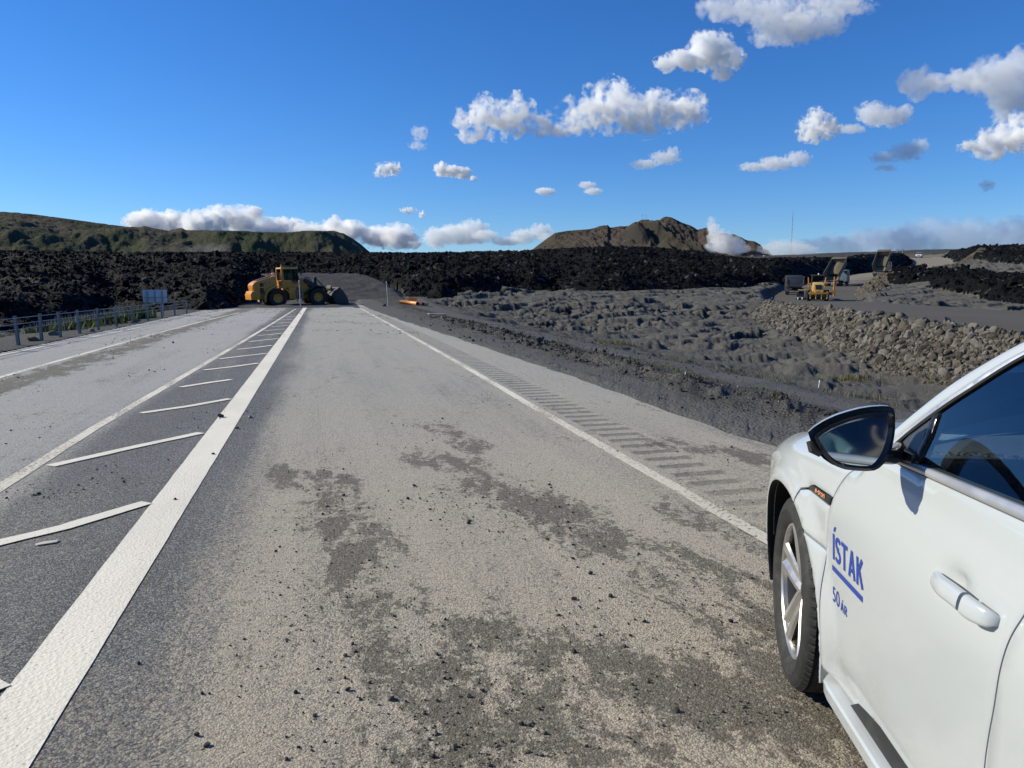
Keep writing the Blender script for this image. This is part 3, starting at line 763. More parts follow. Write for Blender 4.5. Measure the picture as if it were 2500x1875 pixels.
MB().prism([(-18.6, 5.0), (18.6, 5.0), (18.6, 5.6), (0, 6.8), (-18.6, 5.6)], -7.5, 7.5, 'y').build('roof', M['mast'], e)
tag(e, 'long red brown industrial building with a white annex at the foot of the mountain', 'building')

# ------------------------------------------------------------------ clouds and steam: volumes of droplets
def m_cloud(name, ells, scale, dens, noise_amp, size, soft=.35, color=(1, 1, 1), step=1.0):
    a = N(name); p = a.obj()
    w1 = a.n('TexNoise'); a.put(w1.inputs['Vector'], p); w1.inputs['Scale'].default_value = 1.6/size; w1.inputs['Detail'].default_value = 2
    wv = a.vmath('SUBTRACT', w1.outputs['Color'], (.5, .5, .5))
    sc_ = a.n('VectorMath', operation='SCALE'); a.put(sc_.inputs[0], wv); sc_.inputs['Scale'].default_value = size*.5
    q = a.vmath('ADD', p, sc_.outputs[0])
    tot = None
    for (c, r) in ells:
        d = a.vmath('SUBTRACT', q, tuple(c)); d = a.vmath('DIVIDE', d, tuple(r))
        l = a.math('SUBTRACT', 1.0, a.vmath('DOT_PRODUCT', d, d))
        l = a.math('MAXIMUM', l, -1.0)
        tot = l if tot is None else a.math('SMOOTH_MAX', tot, l, .25)
    nz = a.noise(p, scale, 8, .62)
    v = a.math('ADD', a.math('MULTIPLY', tot, 1.7), a.math('MULTIPLY', a.math('SUBTRACT', nz, .62), noise_amp))
    d = a.math('MULTIPLY', a.ramp(v, .0, soft), dens)
    s = a.n('VolumePrincipled'); s.inputs['Color'].default_value = (*color, 1); s.inputs['Anisotropy'].default_value = .1
    a.put(s.inputs['Density'], d)
    m = a.vol(s.outputs[0])
    try: m.cycles.volume_step_rate = step
    except Exception: pass
    return m
def cloud(px_ells, D, dens, label, amp=8.8, soft=.5, nscale=4.2, name='cloud', color=(1, 1, 1), cat='cloud', thick=.8, grow=1.0, kind=None):
    """ellipses (cx, cy, rx, ry) of the photo become ellipsoids at distance D"""
    E = []
    for i, (x, y, rx, ry) in enumerate(px_ells):
        rx *= 1.42; ry *= 1.42
        c = dep(x, y, D+((i*37) % 11-5)*.004*D); k = D/F_PX
        E.append((c, np.array([rx*k, max(rx*.6, ry)*k*thick, ry*k])))
    o0 = np.mean([e[0] for e in E], axis=0)
    size = np.mean([e[1][2] for e in E])
    m = MB()
    for c, r in E: m.ball(tuple(c-o0), 1.0, 3, tuple(r*grow))
    raw = m.mesh('hull', 0)
    t = bpy.data.objects.new('hull', raw); COL.objects.link(t)
    md = t.modifiers.new('r', 'REMESH'); md.mode = 'VOXEL'; md.voxel_size = size/3.2
    me = bpy.data.meshes.new_from_object(t.evaluated_get(bpy.context.evaluated_depsgraph_get()))
    bpy.data.objects.remove(t)
    v = np.zeros(len(me.vertices)*3); me.vertices.foreach_get('co', v); v = v.reshape(-1, 3)
    nn = np.zeros(len(me.vertices)*3); me.vertices.foreach_get('normal', nn); nn = nn.reshape(-1, 3)
    k = 2.2/size
    dsp = (vnoise(v[:, 0]*k+v[:, 1]*k*.5, v[:, 2]*k, 5)+.5*vnoise(v[:, 0]*k*2.1, v[:, 2]*k*2.1+v[:, 1]*k, 6))*size*.12
    v = v+nn*dsp[:, None]; me.vertices.foreach_set('co', v.ravel()); me.update(); me.name = name
    mat = m_cloud(name+' droplets', [(tuple(c-o0), tuple(r)) for c, r in E], nscale/size/2.2, (dens*9 if dens > .38 else dens*5)/size, amp, size, soft, color)
    me.materials.clear()
    o = link(name, me, mat); o.location = o0
    return tag(o, label, cat, None, kind)
CL = 5200
cloud([(1153, 301, 43, 39), (1181, 266, 28, 35), (1230, 294, 56, 42), (1265, 266, 39, 32), (1321, 308, 56, 28), (1384, 315, 42, 22), (1427, 280, 56, 42), (1483, 259, 63, 53), (1518, 231, 32, 32), (1567, 273, 84, 49), (1644, 273, 77, 39), (1693, 259, 35, 28)], CL*1.00, 0.55, 'big white cumulus cloud with a long flat grey base in the middle of the sky')
cloud([(1679, 147, 49, 20), (1735, 123, 53, 39), (1784, 140, 35, 25), (1630, 154, 32, 18), (1763, 179, 28, 18)], CL*1.03, 0.42, 'rounded white cloud with ragged edges right above the big cumulus', amp=5.4)
cloud([(1756, 21, 56, 25), (1826, 25, 70, 27), (1896, 35, 77, 42), (1966, 63, 77, 32), (1917, 77, 77, 28), (1861, 98, 35, 15), (2029, 53, 42, 32), (2036, 14, 98, 15)], CL*1.06, 0.22, 'broad thin grey white cloud cut by the top edge', amp=6.0)
cloud([(2239, 203, 42, 34), (2288, 203, 42, 21), (2359, 196, 56, 25), (2429, 189, 63, 42), (2471, 231, 49, 56), (2492, 161, 28, 42)], CL*1.09, 0.32, 'large grey and white cloud mass at the right edge', amp=4.9)
cloud([(2380, 361, 42, 18), (2429, 350, 56, 32), (2471, 322, 49, 42), (2513, 343, 49, 35)], CL*0.84, 0.6, 'bright white flat based cloud at the right edge below the grey mass')
cloud([(1994, 308, 39, 35), (2029, 315, 25, 21), (1966, 329, 25, 15)], CL*0.78, 0.5, 'small compact white cloud left of a thin grey streak')
cloud([(2127, 277, 35, 25), (2169, 284, 49, 22), (2211, 270, 21, 15), (2078, 315, 35, 10)], CL*1.06, 0.25, 'thin grey streak of cloud right of the small compact one', amp=5.1)
cloud([(1840, 408, 35, 10), (1896, 399, 42, 15), (1949, 387, 32, 17)], CL*1.09, 0.2, 'dull grey wisp below and left of the compact white cloud', amp=5.1)
cloud([(2155, 385, 32, 13), (2211, 371, 42, 20), (2246, 357, 25, 17), (2162, 410, 28, 8)], CL*1.00, 0.17, "torn dark grey wisp above the gravel road's crest", amp=6.0)
cloud([(1574, 401, 32, 10), (1623, 385, 35, 15), (1644, 370, 17, 11)], CL*1.03, 0.18, 'faint wisp under the right end of the big cumulus', amp=5.4)
cloud([(1332, 467, 22, 8)], CL*1.06, 0.3, 'tiny flat cloud left of a hazy tiny one', amp=4.0)
cloud([(1434, 452, 20, 8), (1448, 467, 21, 8)], CL*1.09, 0.2, 'hazy tiny cloud right of the tiny flat one', amp=4.0)
cloud([(2411, 452, 20, 13)], CL*1.00, 0.15, 'tiny dark cloud scrap low at the right', amp=5.4)
cloud([(947, 412, 26, 15), (926, 425, 16, 7), (965, 412, 13, 15)], CL*1.03, 0.5, "small puffy white cloud above the left hill's right end")
cloud([(1077, 414, 16, 16), (1103, 417, 26, 13), (1129, 422, 21, 14), (1155, 436, 13, 5)], CL*1.06, 0.4, 'small ragged white cloud right of the puffy one', amp=5.4)
cloud([(1025, 326, 18, 18), (1020, 355, 21, 11)], CL*1.09, 0.16, 'faint veil of cloud left of the big cumulus', amp=6.0)
cloud([(996, 514, 18, 7), (1030, 523, 7, 9)], CL*1.00, 0.45, 'little white cloud just above the cloud bank')
cloud([(323, 542, 21, 18), (359, 542, 39, 27), (422, 547, 47, 29), (494, 547, 47, 30), (541, 531, 34, 27), (593, 537, 43, 29), (624, 521, 17, 16), (661, 557, 39, 24), (708, 557, 39, 24), (760, 568, 43, 20), (822, 568, 47, 27), (817, 542, 13, 16), (864, 563, 34, 22), (921, 578, 47, 24), (973, 578, 39, 27), (1004, 594, 25, 13)], CL*1.03, 0.6, 'long white cloud bank resting behind the left hill', amp=4.0)
cloud([(1066, 581, 31, 23), (1108, 570, 42, 21), (1155, 560, 36, 21), (1186, 576, 31, 13), (1134, 586, 47, 10)], CL*1.06, 0.3, 'hazy end of the cloud bank between the hills', amp=4.5)
cloud([(1238, 589, 36, 10), (1280, 576, 31, 16), (1321, 565, 29, 17), (1337, 581, 21, 10)], CL*1.09, 0.22, "thin pale cloud touching the mountain's left shoulder", amp=4.5)
cloud([(1960, 605, 50, 18), (2050, 600, 90, 24), (2160, 590, 100, 32), (2270, 580, 100, 40), (2380, 582, 100, 42), (2480, 578, 90, 44), (2560, 580, 60, 44)], CL*1.00, 0.12, 'long low blue grey cloud bank over the right horizon', amp=3.9, color=(0.8, 0.86, 0.96))  # distance haze is tinted into this bank's droplet colour
cloud([(1745, 612, 30, 22), (1765, 590, 24, 26), (1742, 570, 14, 24), (1738, 548, 8, 20), (1790, 606, 34, 20), (1812, 612, 20, 14), (1798, 590, 14, 12)], 2500, .24, 'dense white steam plume rising at the foot of the mountain', name='steam_plume', cat='steam', amp=4.5, soft=.5)
cloud([(1880, 612, 36, 14), (1925, 606, 46, 20), (1890, 598, 22, 14), (1960, 612, 40, 14)], 2550, .10, 'pale thin steam drifting right of the mountain', name='steam_cloud', cat='steam', amp=4.4, soft=.6)
cloud([(490, 616, 40, 15), (525, 610, 36, 16)], 1700, .010, 'faint bluish steam at the foot of the left hill', name='steam_wisp', cat='steam', amp=3.9, soft=.6)

# ------------------------------------------------------------------ the white car
HEAD = R(19.2); V0 = .838; HALF = .9675; UO = 2.93
cfw = np.array([math.sin(HEAD), math.cos(HEAD), 0]); crt = np.array([math.cos(HEAD), -math.sin(HEAD), 0])
co = cfw*UO + crt*(V0+HALF)
CAR = empty('car', (co[0], co[1], 0.0), -HEAD)
tag(CAR, 'white electric SUV with blue lettering on its front door, cut off at the right edge', 'car')
def loc(p):                                             # world point -> car space (x right, y forward, z up)
    d = np.array(p)-co; return np.array([d@crt, d@cfw, p[2]])
_PZ = np.array([.10, .20, .28, .36, .45, .55, .70, .80, .86, .95, 1.03, 1.10, 1.2, 1.3, 1.4, 1.5, 1.56, 1.62])
_PI = np.array([.09, .06, .050, .042, .034, .028, .018, .012, .013, .028, .048, .066, .105, .145, .19, .25, .30, .40])
zz_ = np.linspace(.05, 1.7, 331); _s = np.interp(zz_, _PZ, _PI)
for _ in range(60): _s[1:-1] = (_s[:-2]+_s[1:-1]*2+_s[2:])/4
HT_U = np.array([-.72, -.4, 0, .25, .45, .60, .72, .85]); HT_Z = np.array([1.082, 1.062, 1.018, .965, .90, .82, .73, .62])
def ztop(u): return np.interp(-u, -HT_U[::1][::1]*1.0, HT_Z) if False else np.interp(u, HT_U, HT_Z)
ARC = (-.02, .375, .43)
def inset(u, z, roll=True):
    b = np.interp(z, zz_, _s)
    f = np.maximum(0, u+.07); b = b+.20*f*f
    g = np.maximum(0, -3.1-u); b = b+.25*g*g
    for uc in (ARC[0], -2.95):
        r = np.hypot(u-uc, z-ARC[1]); t = np.clip((.54-r)/.10, 0, 1); t = t*t*(3-2*t)
        b = b-.028*t*(z < .95)
    if roll:
        k = np.clip(1-(ztop(u)-z)/.10, 0, 1.3); b = b+np.where(u > -.66, .075*k*k, 0)
    b = b+.030*np.exp(-((u+1.262)/.050)**2-((z-.920)/.018)**2)      # hollow behind the handle
    b = b+.006*np.exp(-((z-.335-.02*u)/.03)**2)*((u < -.5) & (u > -2.4))   # crease low on the doors
    return b
def sx(u, z, off=0.0, side=-1): return side*(HALF-inset(np.asarray(u, float), np.asarray(z, float))+off)
def curve(pts, n=6):
    P = np.array(pts, float); out = []
    for i in range(len(P)-1):
        p0 = P[max(i-1, 0)]; p1 = P[i]; p2 = P[i+1]; p3 = P[min(i+2, len(P)-1)]
        for t in np.linspace(0, 1, n, endpoint=False):
            out.append(.5*((2*p1)+(-p0+p2)*t+(2*p0-5*p1+4*p2-p3)*t*t+(-p0+3*p1-3*p2+p3)*t**3))
    out.append(P[-1]); return [tuple(q) for q in out]
def arc_pts(a0, a1, r=None, c=None, n=26):
    c = c or ARC; r = r or c[2]
    return [(c[0]+r*math.cos(R(a)), c[1]+r*math.sin(R(a))) for a in np.linspace(a0, a1, n)]
def resample(poly, step):
    P = [np.array(p, float) for p in poly]; out = []
    for a, b in zip(P, P[1:]+P[:1]):
        L = np.linalg.norm(b-a)
        if L < 1e-5: continue
        n = max(1, int(round(L/step)))
        out += [a+(b-a)*k/n for k in range(n)]
    return np.array(out)
def inside(P, q):
    x, y = q[:, 0], q[:, 1]; c = np.zeros(len(q), bool)
    for a, b in zip(P, np.roll(P, -1, 0)):
        with np.errstate(divide='ignore', invalid='ignore'):
            c ^= ((a[1] > y) != (b[1] > y)) & (x < (b[0]-a[0])*(y-a[1])/(b[1]-a[1]+1e-12)+a[0])
    return c
def panel(name, poly, mat, parent, side=-1, off=0.0, depth=.03, step=.03, roll=.0035, gap=.0022, fn=None):
    """skin panel: a polygon in (along, height) laid on the side of the body, edges rolled in and turned inwards"""
    fn = fn or (lambda u, z, o: sx(u, z, o, side))
    P = resample(poly, min(step, .022))
    area = .5*np.sum(P[:, 0]*np.roll(P[:, 1], -1)-np.roll(P[:, 0], -1)*P[:, 1])
    if area < 0: P = P[::-1]
    t = np.roll(P, -1, 0)-np.roll(P, 1, 0); t /= np.linalg.norm(t, axis=1)[:, None]+1e-12; nin = np.stack([-t[:, 1], t[:, 0]], 1)
    P = P+nin*gap
    ring = P+nin*.006
    lo = P.min(0); hi = P.max(0)
    gx, gy = np.meshgrid(np.arange(lo[0], hi[0], step), np.arange(lo[1], hi[1], step)); G = np.stack([gx.ravel(), gy.ravel()], 1)
    G = G[inside(P, G)]
    keep = np.array([np.min(np.hypot(*(P-g).T)) > max(.014, step*.45) for g in G], bool) if len(G) else np.zeros(0, bool)
    G = G[keep] if len(G) else G
    rk = np.array([np.sort(np.hypot(*(P-g).T))[0] > .0045 for g in ring]) & inside(P, ring)
    A = np.concatenate([P, ring[rk], G])
    n = len(P)
    vs, es, fs, ov, _, _ = geometry.delaunay_2d_cdt([Vector(p) for p in A], [(i, (i+1) % n) for i in range(n)], [], 1, 1e-6)
    V2 = np.array([v[:] for v in vs])
    orig = [o[0] if len(o) else -1 for o in ov]
    o_ = np.array([off-roll if 0 <= k < n else off for k in orig])
    x = fn(V2[:, 0], V2[:, 1], o_)
    V = np.stack([x, V2[:, 0], V2[:, 1]], 1)
    m = bmesh.new(); bv = [m.verts.new(v) for v in V]
    for f in fs:
        if len(set(f)) == 3:
            q = [bv[k] for k in f]
            try: m.faces.new(q if side > 0 else q[::-1])
            except ValueError: pass
    idx = {k: i for i, k in enumerate(orig) if 0 <= k < n}
    if depth > 0 and len(idx) == n:
        top = [m.verts.new(V[idx[k]]) for k in range(n)]
        bot = [m.verts.new((V[idx[k]][0]-side*depth, V[idx[k]][1], V[idx[k]][2])) for k in range(n)]
        for k in range(n):
            j = (k+1) % n
            q = (top[k], bot[k], bot[j], top[j])
            m.faces.new(q if side < 0 else q[::-1])
    me = bpy.data.meshes.new(name); m.normal_update(); m.to_mesh(me); m.free()
    me.polygons.foreach_set('use_smooth', np.ones(len(me.polygons), bool))
    return link(name, me, mat, parent)

def m_carpaint():
    a = N('white car paint'); p = a.obj(); z = a.sep(a.pos())[2]
    d = a.math('MULTIPLY', a.ramp(a.noise(p, 5, 6, .7), .42, .75), a.ramp(z, .75, .15, .03, .55))
    sp = a.math('MULTIPLY', a.ramp(a.vor(p, 70), .16, .08), a.math('MULTIPLY', a.ramp(a.sep(a.vor(p, 70, 'F1', 'Color'))[0], .90, .95), a.ramp(z, .9, .25, .08, .8)))
    c = a.mix(d, (.435, .460, .472), (.36, .345, .315)); c = a.mix(sp, c, (.30, .27, .23))
    return a.surf(a.bsdf(c, a.ramp(d, 0, .5, .16, .45), 0, a.bump(a.noise(p, 900, 1), .015, .001), .5, **{'Coat Weight': .8, 'Coat Roughness': .04}))
def m_glass(name, col, rough=0.0, ior=1.5):
    a = N(name); g = a.n('BsdfGlass'); g.inputs['Color'].default_value = (*col, 1); g.inputs['Roughness'].default_value = rough; g.inputs['IOR'].default_value = ior
    return a.surf(g.outputs[0])
def m_window():
    """thin tinted pane: part mirror, part see-through"""
    a = N('tinted window glass'); fr = a.n('Fresnel'); fr.inputs['IOR'].default_value = 1.62
    t = a.n('BsdfTransparent'); t.inputs['Color'].default_value = (.50, .60, .60, 1)
    g = a.n('BsdfGlossy'); g.inputs['Roughness'].default_value = 0.0; g.inputs['Color'].default_value = (.95, .97, 1, 1)
    mx = a.n('MixShader'); f = a.math('MINIMUM', a.math('MULTIPLY', fr.outputs[0], 1.45), 1.0); a.put(mx.inputs[0], f)
    a.t.links.new(t.outputs[0], mx.inputs[1]); a.t.links.new(g.outputs[0], mx.inputs[2])
    return a.surf(mx.outputs[0])
M['car'] = m_carpaint(); M['window'] = m_window()
M['blackgloss'] = plain_mat('gloss black trim', (.012, .012, .013), .12, dirt=((.2, .19, .17), .10))
M['darkgrey'] = plain_mat('dark grey sail panel', (.045, .046, .05), .3)
M['black'] = plain_mat('black plastic', (.018, .018, .019), .6, dirt=((.16, .145, .12), .25))
M['inner'] = plain_mat('black inner body', (.006, .006, .006), .9)
M['satin'] = plain_mat('satin silver trim', (.55, .56, .58), .42, .75, .04)
M['alloy'] = plain_mat('alloy wheel silver', (.52, .505, .48), .34, .8, .06, 6, dirt=((.33, .28, .22), .35))
M['rubber'] = plain_mat('tyre rubber', (.014, .014, .014), .75, dirt=((.07, .065, .055), .45), scale=9)
M['cabin'] = plain_mat('dark cabin trim', (.020, .021, .023), .65)
M['seat'] = plain_mat('dark seat cloth', (.03, .03, .032), .9)
M['mirrorglass'] = plain_mat('mirror', (.52, .58, .60), .005, 1.0, 0.0)
M['blue'] = plain_mat('blue lettering film', (.010, .042, .29), .35, 0, .03)
M['orange_letter'] = plain_mat('orange lettering', (.75, .30, .12), .35)
M['disc'] = plain_mat('brake disc steel', (.30, .29, .28), .4, .9)

SEAM1 = curve([(-.70, 1.083), (-.655, 1.06), (-.60, 1.022), (-.56, .99), (-.52, .94), (-.49, .887), (-.475, .82), (-.462, .75), (-.456, .69), (-.457, .54), (-.463, .4), (-.458, .288)])
SEAM2 = curve([(-1.525, 1.112), (-1.522, 1.05), (-1.510, .97), (-1.487, .90), (-1.476, .84), (-1.460, .74), (-1.440, .65), (-1.428, .575), (-1.42, .45), (-1.42, .302)])
s1_hi = [p for p in SEAM1 if p[1] >= .885]; s1_mid = [p for p in SEAM1 if .692 <= p[1] < .885]; s1_lo = [p for p in SEAM1 if p[1] < .692]
def ang(u, z): return math.degrees(math.atan2(z-ARC[1], u-ARC[0]))
a_hi = ang(-.20, .83); a_lo = ang(-.29, .708)
def wing(parent, side):
    fe = panel('fender', s1_hi+[(-.487, .885), (-.303, .877), (-.272, .867), (-.246, .852), (-.20, .838)] + arc_pts(a_hi, 10, n=30) + [(.45, .47), (.60, .52), (.66, .66)] + [(u, float(ztop(u))-.004) for u in (.62, .5, .4, .3, .2, .1, 0, -.15, -.3, -.45, -.6, -.69)], M['car'], parent, side)
    mid = panel('fender_vent_panel', [(-.476, .853), (-.25, .849), (-.205, .834)] + arc_pts(a_hi+.5, a_lo, n=8) + [(-.34, .708), (-.373, .705), (-.452, .697)] + [p for p in s1_mid[::-1] if p[1] < .85], M['car'], parent, side)
    low = panel('lower_fender', [(-.456, .69), (-.373, .701), (-.34, .704), (-.292, .704)] + arc_pts(a_lo+.6, 206, n=22) + [(-.43, .20), (-.452, .27)] + s1_lo[::-1], M['car'], parent, side)
    return fe
wing(CAR, -1); wing(CAR, 1)
door = panel('front_door', SEAM1 + [(-.47, .275), (-.55, .262), (-.69, .272), (-.78, .293), (-.86, .304), (-1.02, .302)] + SEAM2[::-1] + [(-1.415, 1.108), (-.963, 1.092), (-.86, 1.088)], M['car'], CAR, -1, step=.024)
panel('front_door', SEAM1 + [(-.47, .275), (-.55, .262), (-.69, .272), (-.78, .293), (-.86, .304), (-1.02, .302)] + SEAM2[::-1] + [(-1.415, 1.108), (-.963, 1.092), (-.86, 1.088)], M['car'], CAR, 1, step=.05)
ARCR = (-2.95, .375, .43)
rd_poly = SEAM2 + [(-2.30, .302), (-2.42, .35)] + arc_pts(180-5, 135, c=ARCR, n=8)[0:0] + [(-2.47, .45), (-2.50, .60), (-2.56, .80), (-2.60, .95), (-2.61, 1.125)]
rd_poly = SEAM2 + [(-2.30, .302)] + arc_pts(0, 62, c=ARCR, n=10) + [(-2.72, .90), (-2.70, 1.13)]
for sd_ in (-1, 1):
    panel('rear_door', rd_poly, M['car'], CAR, sd_, step=.05)
    panel('rear_quarter', arc_pts(62, 172, c=ARCR, n=24) + [(-3.55, .45), (-3.72, .70), (-3.76, .95), (-3.70, 1.16), (-3.45, 1.18), (-2.70, 1.13), (-2.72, .90)], M['car'], CAR, sd_, step=.05)
    # inner black body behind the gaps
    panel('inner_body', [(-.62, .16), (-.58, .375)] + arc_pts(160, 20, r=.47, n=20) + [(.62, .6), (.55, .80), (0, .95), (-.5, 1.02), (-.75, 1.06), (-2.6, 1.08), (-3.6, 1.1), (-3.65, .6)] + arc_pts(170, 10, r=.47, c=ARCR, n=20) + [(-2.3, .16)], M['inner'], CAR, sd_, off=-.028, depth=0, step=.06, roll=0)
    # side skirt and the black strip above it
    sk = MB(); yy = np.linspace(-.44, -2.48, 40)
    pr = [(.12, .172), (.055, .182), (.026, .198), (.020, .206), (.016, .246), (.022, .254), (.060, .262), (.12, .262), (.12, .172)]
    rows = [[sk.b.verts.new((sd_*(HALF-a-(.05*max(0, (.06-(-.44-y))/.06) if y > -.5 else 0)), y, z-.012*sst(-.44, -.8, y)*0 + (.012 if y > -.46 else 0))) for a, z in pr] for y in yy]
    for r0, r1 in zip(rows, rows[1:]):
        for k in range(len(pr)): sk.b.faces.new((r0[k], r0[(k+1) % len(pr)], r1[(k+1) % len(pr)], r1[k]))
    sk.b.faces.new(rows[0]); sk.b.faces.new(rows[-1][::-1])
    sk.build('side_skirt', M['car'], CAR, 24)
    st = MB(); st.prism([(-.66, .258), (-2.4, .258), (-2.4, .33), (-.9, .33), (-.72, .30)], sd_*(HALF-.050), sd_*(HALF-.075), 'x', .003); st.build('sill_strip', M['black'], CAR)
    # wheel arch lips and liners
    for c in (ARC, ARCR):
        l = MB(); a_ = np.radians(np.linspace(-18, 198, 44)); prev = None
        for q in a_:
            u, z = c[0]+c[2]*math.cos(q), c[1]+c[2]*math.sin(q); x0 = float(sx(u, z, -.002, sd_))
            ring = [l.b.verts.new(p) for p in ((x0, u, z), (x0-sd_*.012, c[0]+(c[2]-.006)*math.cos(q), c[1]+(c[2]-.006)*math.sin(q)), (x0-sd_*.05, c[0]+(c[2]+.012)*math.cos(q), c[1]+(c[2]+.012)*math.sin(q)), (sd_*.40, c[0]+(c[2]+.02)*math.cos(q), c[1]+(c[2]+.02)*math.sin(q)))]
            if prev:
                for k in range(3): l.b.faces.new((prev[k], prev[k+1], ring[k+1], ring[k]))
            prev = ring
        l.build('arch_liner', M['inner'], CAR, 60)
# badge in the fender
badge = panel('badge', [(-.249, .8535), (-.273, .8665), (-.303, .8765), (-.483, .8865), (-.478, .857)], M['blackgloss'], CAR, -1, off=.001, depth=.02, step=.02, roll=.001, gap=.001)
# door handle
def handle(parent, side):
    m = MB(); us = np.linspace(-1.192, -1.448, 25); rows = []
    for i, u in enumerate(us):
        t = i/24; e = math.sin(math.pi*min(1, max(0, t)))**.35 if 0 < t < 1 else 0
        p = .006+.030*min(1, math.sin(math.pi*t)**.55*1.05 if 0 < t < 1 else 0); hh = .005+.0165*e+.004*float(sst(.62, .80, t)); zc = .909+.012*(t-.5)*.6+.005*math.sin(math.pi*t)-.004*float(sst(.62, .8, t))
        base = HALF-float(inset(u, .86)); th = .005+.007*e
        row = []
        for k in range(14):
            q = 2*math.pi*k/14; cx_, cz_ = math.cos(q), math.sin(q)
            cx2 = math.copysign(abs(cx_)**.7, cx_); cz2 = math.copysign(abs(cz_)**.7, cz_)
            row.append((side*(base-.012+p+cx2*th-cz2*.004), u, zc+cz2*hh))
        rows.append(row)
    def part(i0, i1, name, grow):
        mm = MB(); rr = [[mm.b.verts.new((r[0]+side*grow, r[1], r[2])) for r in row] for row in rows[i0:i1]]
        for a, b in zip(rr, rr[1:]):
            for k in range(14): mm.b.faces.new((a[k], a[(k+1) % 14], b[(k+1) % 14], b[k]))
        mm.b.faces.new(rr[0]); mm.b.faces.new(rr[-1][::-1]); return mm.build(name, M['car'], parent, 50)
    part(0, 17, 'door_handle', 0); part(17, 25, 'handle_cap', .0012)
handle(door, -1)
# A-pillar, roof rail, side glass
OUT = [(-.63, 1.062), (-.743, 1.17), (-.807, 1.232), (-.91, 1.322), (-1.006, 1.39), (-1.098, 1.450), (-1.22, 1.512), (-1.40, 1.566), (-1.65, 1.596), (-2.1, 1.60), (-2.6, 1.57), (-3.1, 1.49), (-3.4, 1.40)]
INN = [(-.70, 1.085), (-.768, 1.150), (-.833, 1.209), (-.896, 1.264), (-1.0, 1.345), (-1.058, 1.388), (-1.121, 1.430), (-1.24, 1.492), (-1.40, 1.535), (-1.65, 1.562), (-2.1, 1.564), (-2.6, 1.525), (-3.05, 1.43), (-3.3, 1.33)]
TRM = [(-.735, 1.088), (-.812, 1.169), (-.907, 1.253), (-1.013, 1.333), (-1.132, 1.4215), (-1.245, 1.480), (-1.40, 1.522), (-1.65, 1.548), (-2.1, 1.550), (-2.6, 1.510), (-3.0, 1.42), (-3.22, 1.33)]
SEA = [(-.748, 1.088), (-.823, 1.166), (-.917, 1.248), (-1.019, 1.327), (-1.137, 1.4145), (-1.25, 1.473), (-1.40, 1.515), (-1.65, 1.541), (-2.1, 1.543), (-2.6, 1.503)]
BELT = [(-.735, 1.086), (-.86, 1.088), (-.963, 1.092), (-1.415, 1.108), (-1.525, 1.112), (-2.7, 1.13), (-3.2, 1.15)]
def beltz(u): return float(np.interp(-u, [-b[0] for b in BELT], [b[1] for b in BELT]))
for sd_ in (-1, 1):
    panel('roof_pillar', curve(OUT, 4)+curve(INN, 4)[::-1], M['car'], CAR, sd_, depth=.05, step=.03, gap=.001)
    panel('window_trim', curve(INN, 4)+curve(TRM, 4)[::-1], M['satin'], CAR, sd_, off=.0015, depth=.02, step=.03, gap=.0006, roll=.003)
    panel('window_seal', curve(TRM[:-2], 4)+curve(SEA, 4)[::-1], M['inner'], CAR, sd_, off=-.002, depth=.02, step=.03, gap=.0002, roll=0)
    panel('belt_trim', [(-.755, 1.0885), (-.86, 1.0895), (-.963, 1.0935), (-1.415, 1.1095), (-1.525, 1.1135), (-2.70, 1.1315), (-2.70, 1.1535), (-1.525, 1.1365), (-1.395, 1.1325), (-.961, 1.1125), (-.86, 1.103), (-.78, 1.101)], M['satin'], CAR, sd_, off=.004, depth=.03, step=.02, gap=.0003, roll=.004)
    panel('sail_panel', [(-.775, 1.102), (-.823, 1.166), (-.917, 1.247), (-.935, 1.19), (-.938, 1.112), (-.86, 1.104)], M['darkgrey'], CAR, sd_, off=-.004, depth=.02, step=.025, gap=.0005)
    panel('window_post', [(-.905, 1.110), (-.905, 1.18), (-.900, 1.233), (-.9195, 1.2475), (-.938, 1.19), (-.940, 1.112)], M['blackgloss'], CAR, sd_, off=.001, depth=.02, step=.02, gap=.0005)
    g = [(-.941, 1.113), (-.939, 1.19), (-.922, 1.2485)] + [p for p in curve(SEA, 4) if -1.53 < p[0] < -.93] + [(-1.535, 1.527), (-1.54, 1.137), (-1.395, 1.133), (-.961, 1.1135)]
    panel('window_glass', g, M['window'], CAR, sd_, off=-.008, depth=0, step=.04, gap=0, roll=0)
    panel('pillar_cover', [(-1.54, 1.137), (-1.535, 1.528), (-1.62, 1.537), (-1.62, 1.139)], M['blackgloss'], CAR, sd_, off=-.004, depth=.02, step=.04)
    panel('window_glass', [(-1.625, 1.139), (-1.625, 1.537)] + [p for p in curve(SEA, 4) if p[0] < -1.63] + [(-2.62, 1.15)], M['window'], CAR, sd_, off=-.008, depth=0, step=.06, gap=0, roll=0)
    panel('quarter_pillar', [(-2.60, 1.152), (-2.6, 1.503), (-3.0, 1.42), (-3.22, 1.33), (-3.45, 1.18)], M['blackgloss'], CAR, sd_, off=-.006, depth=.02, step=.06)
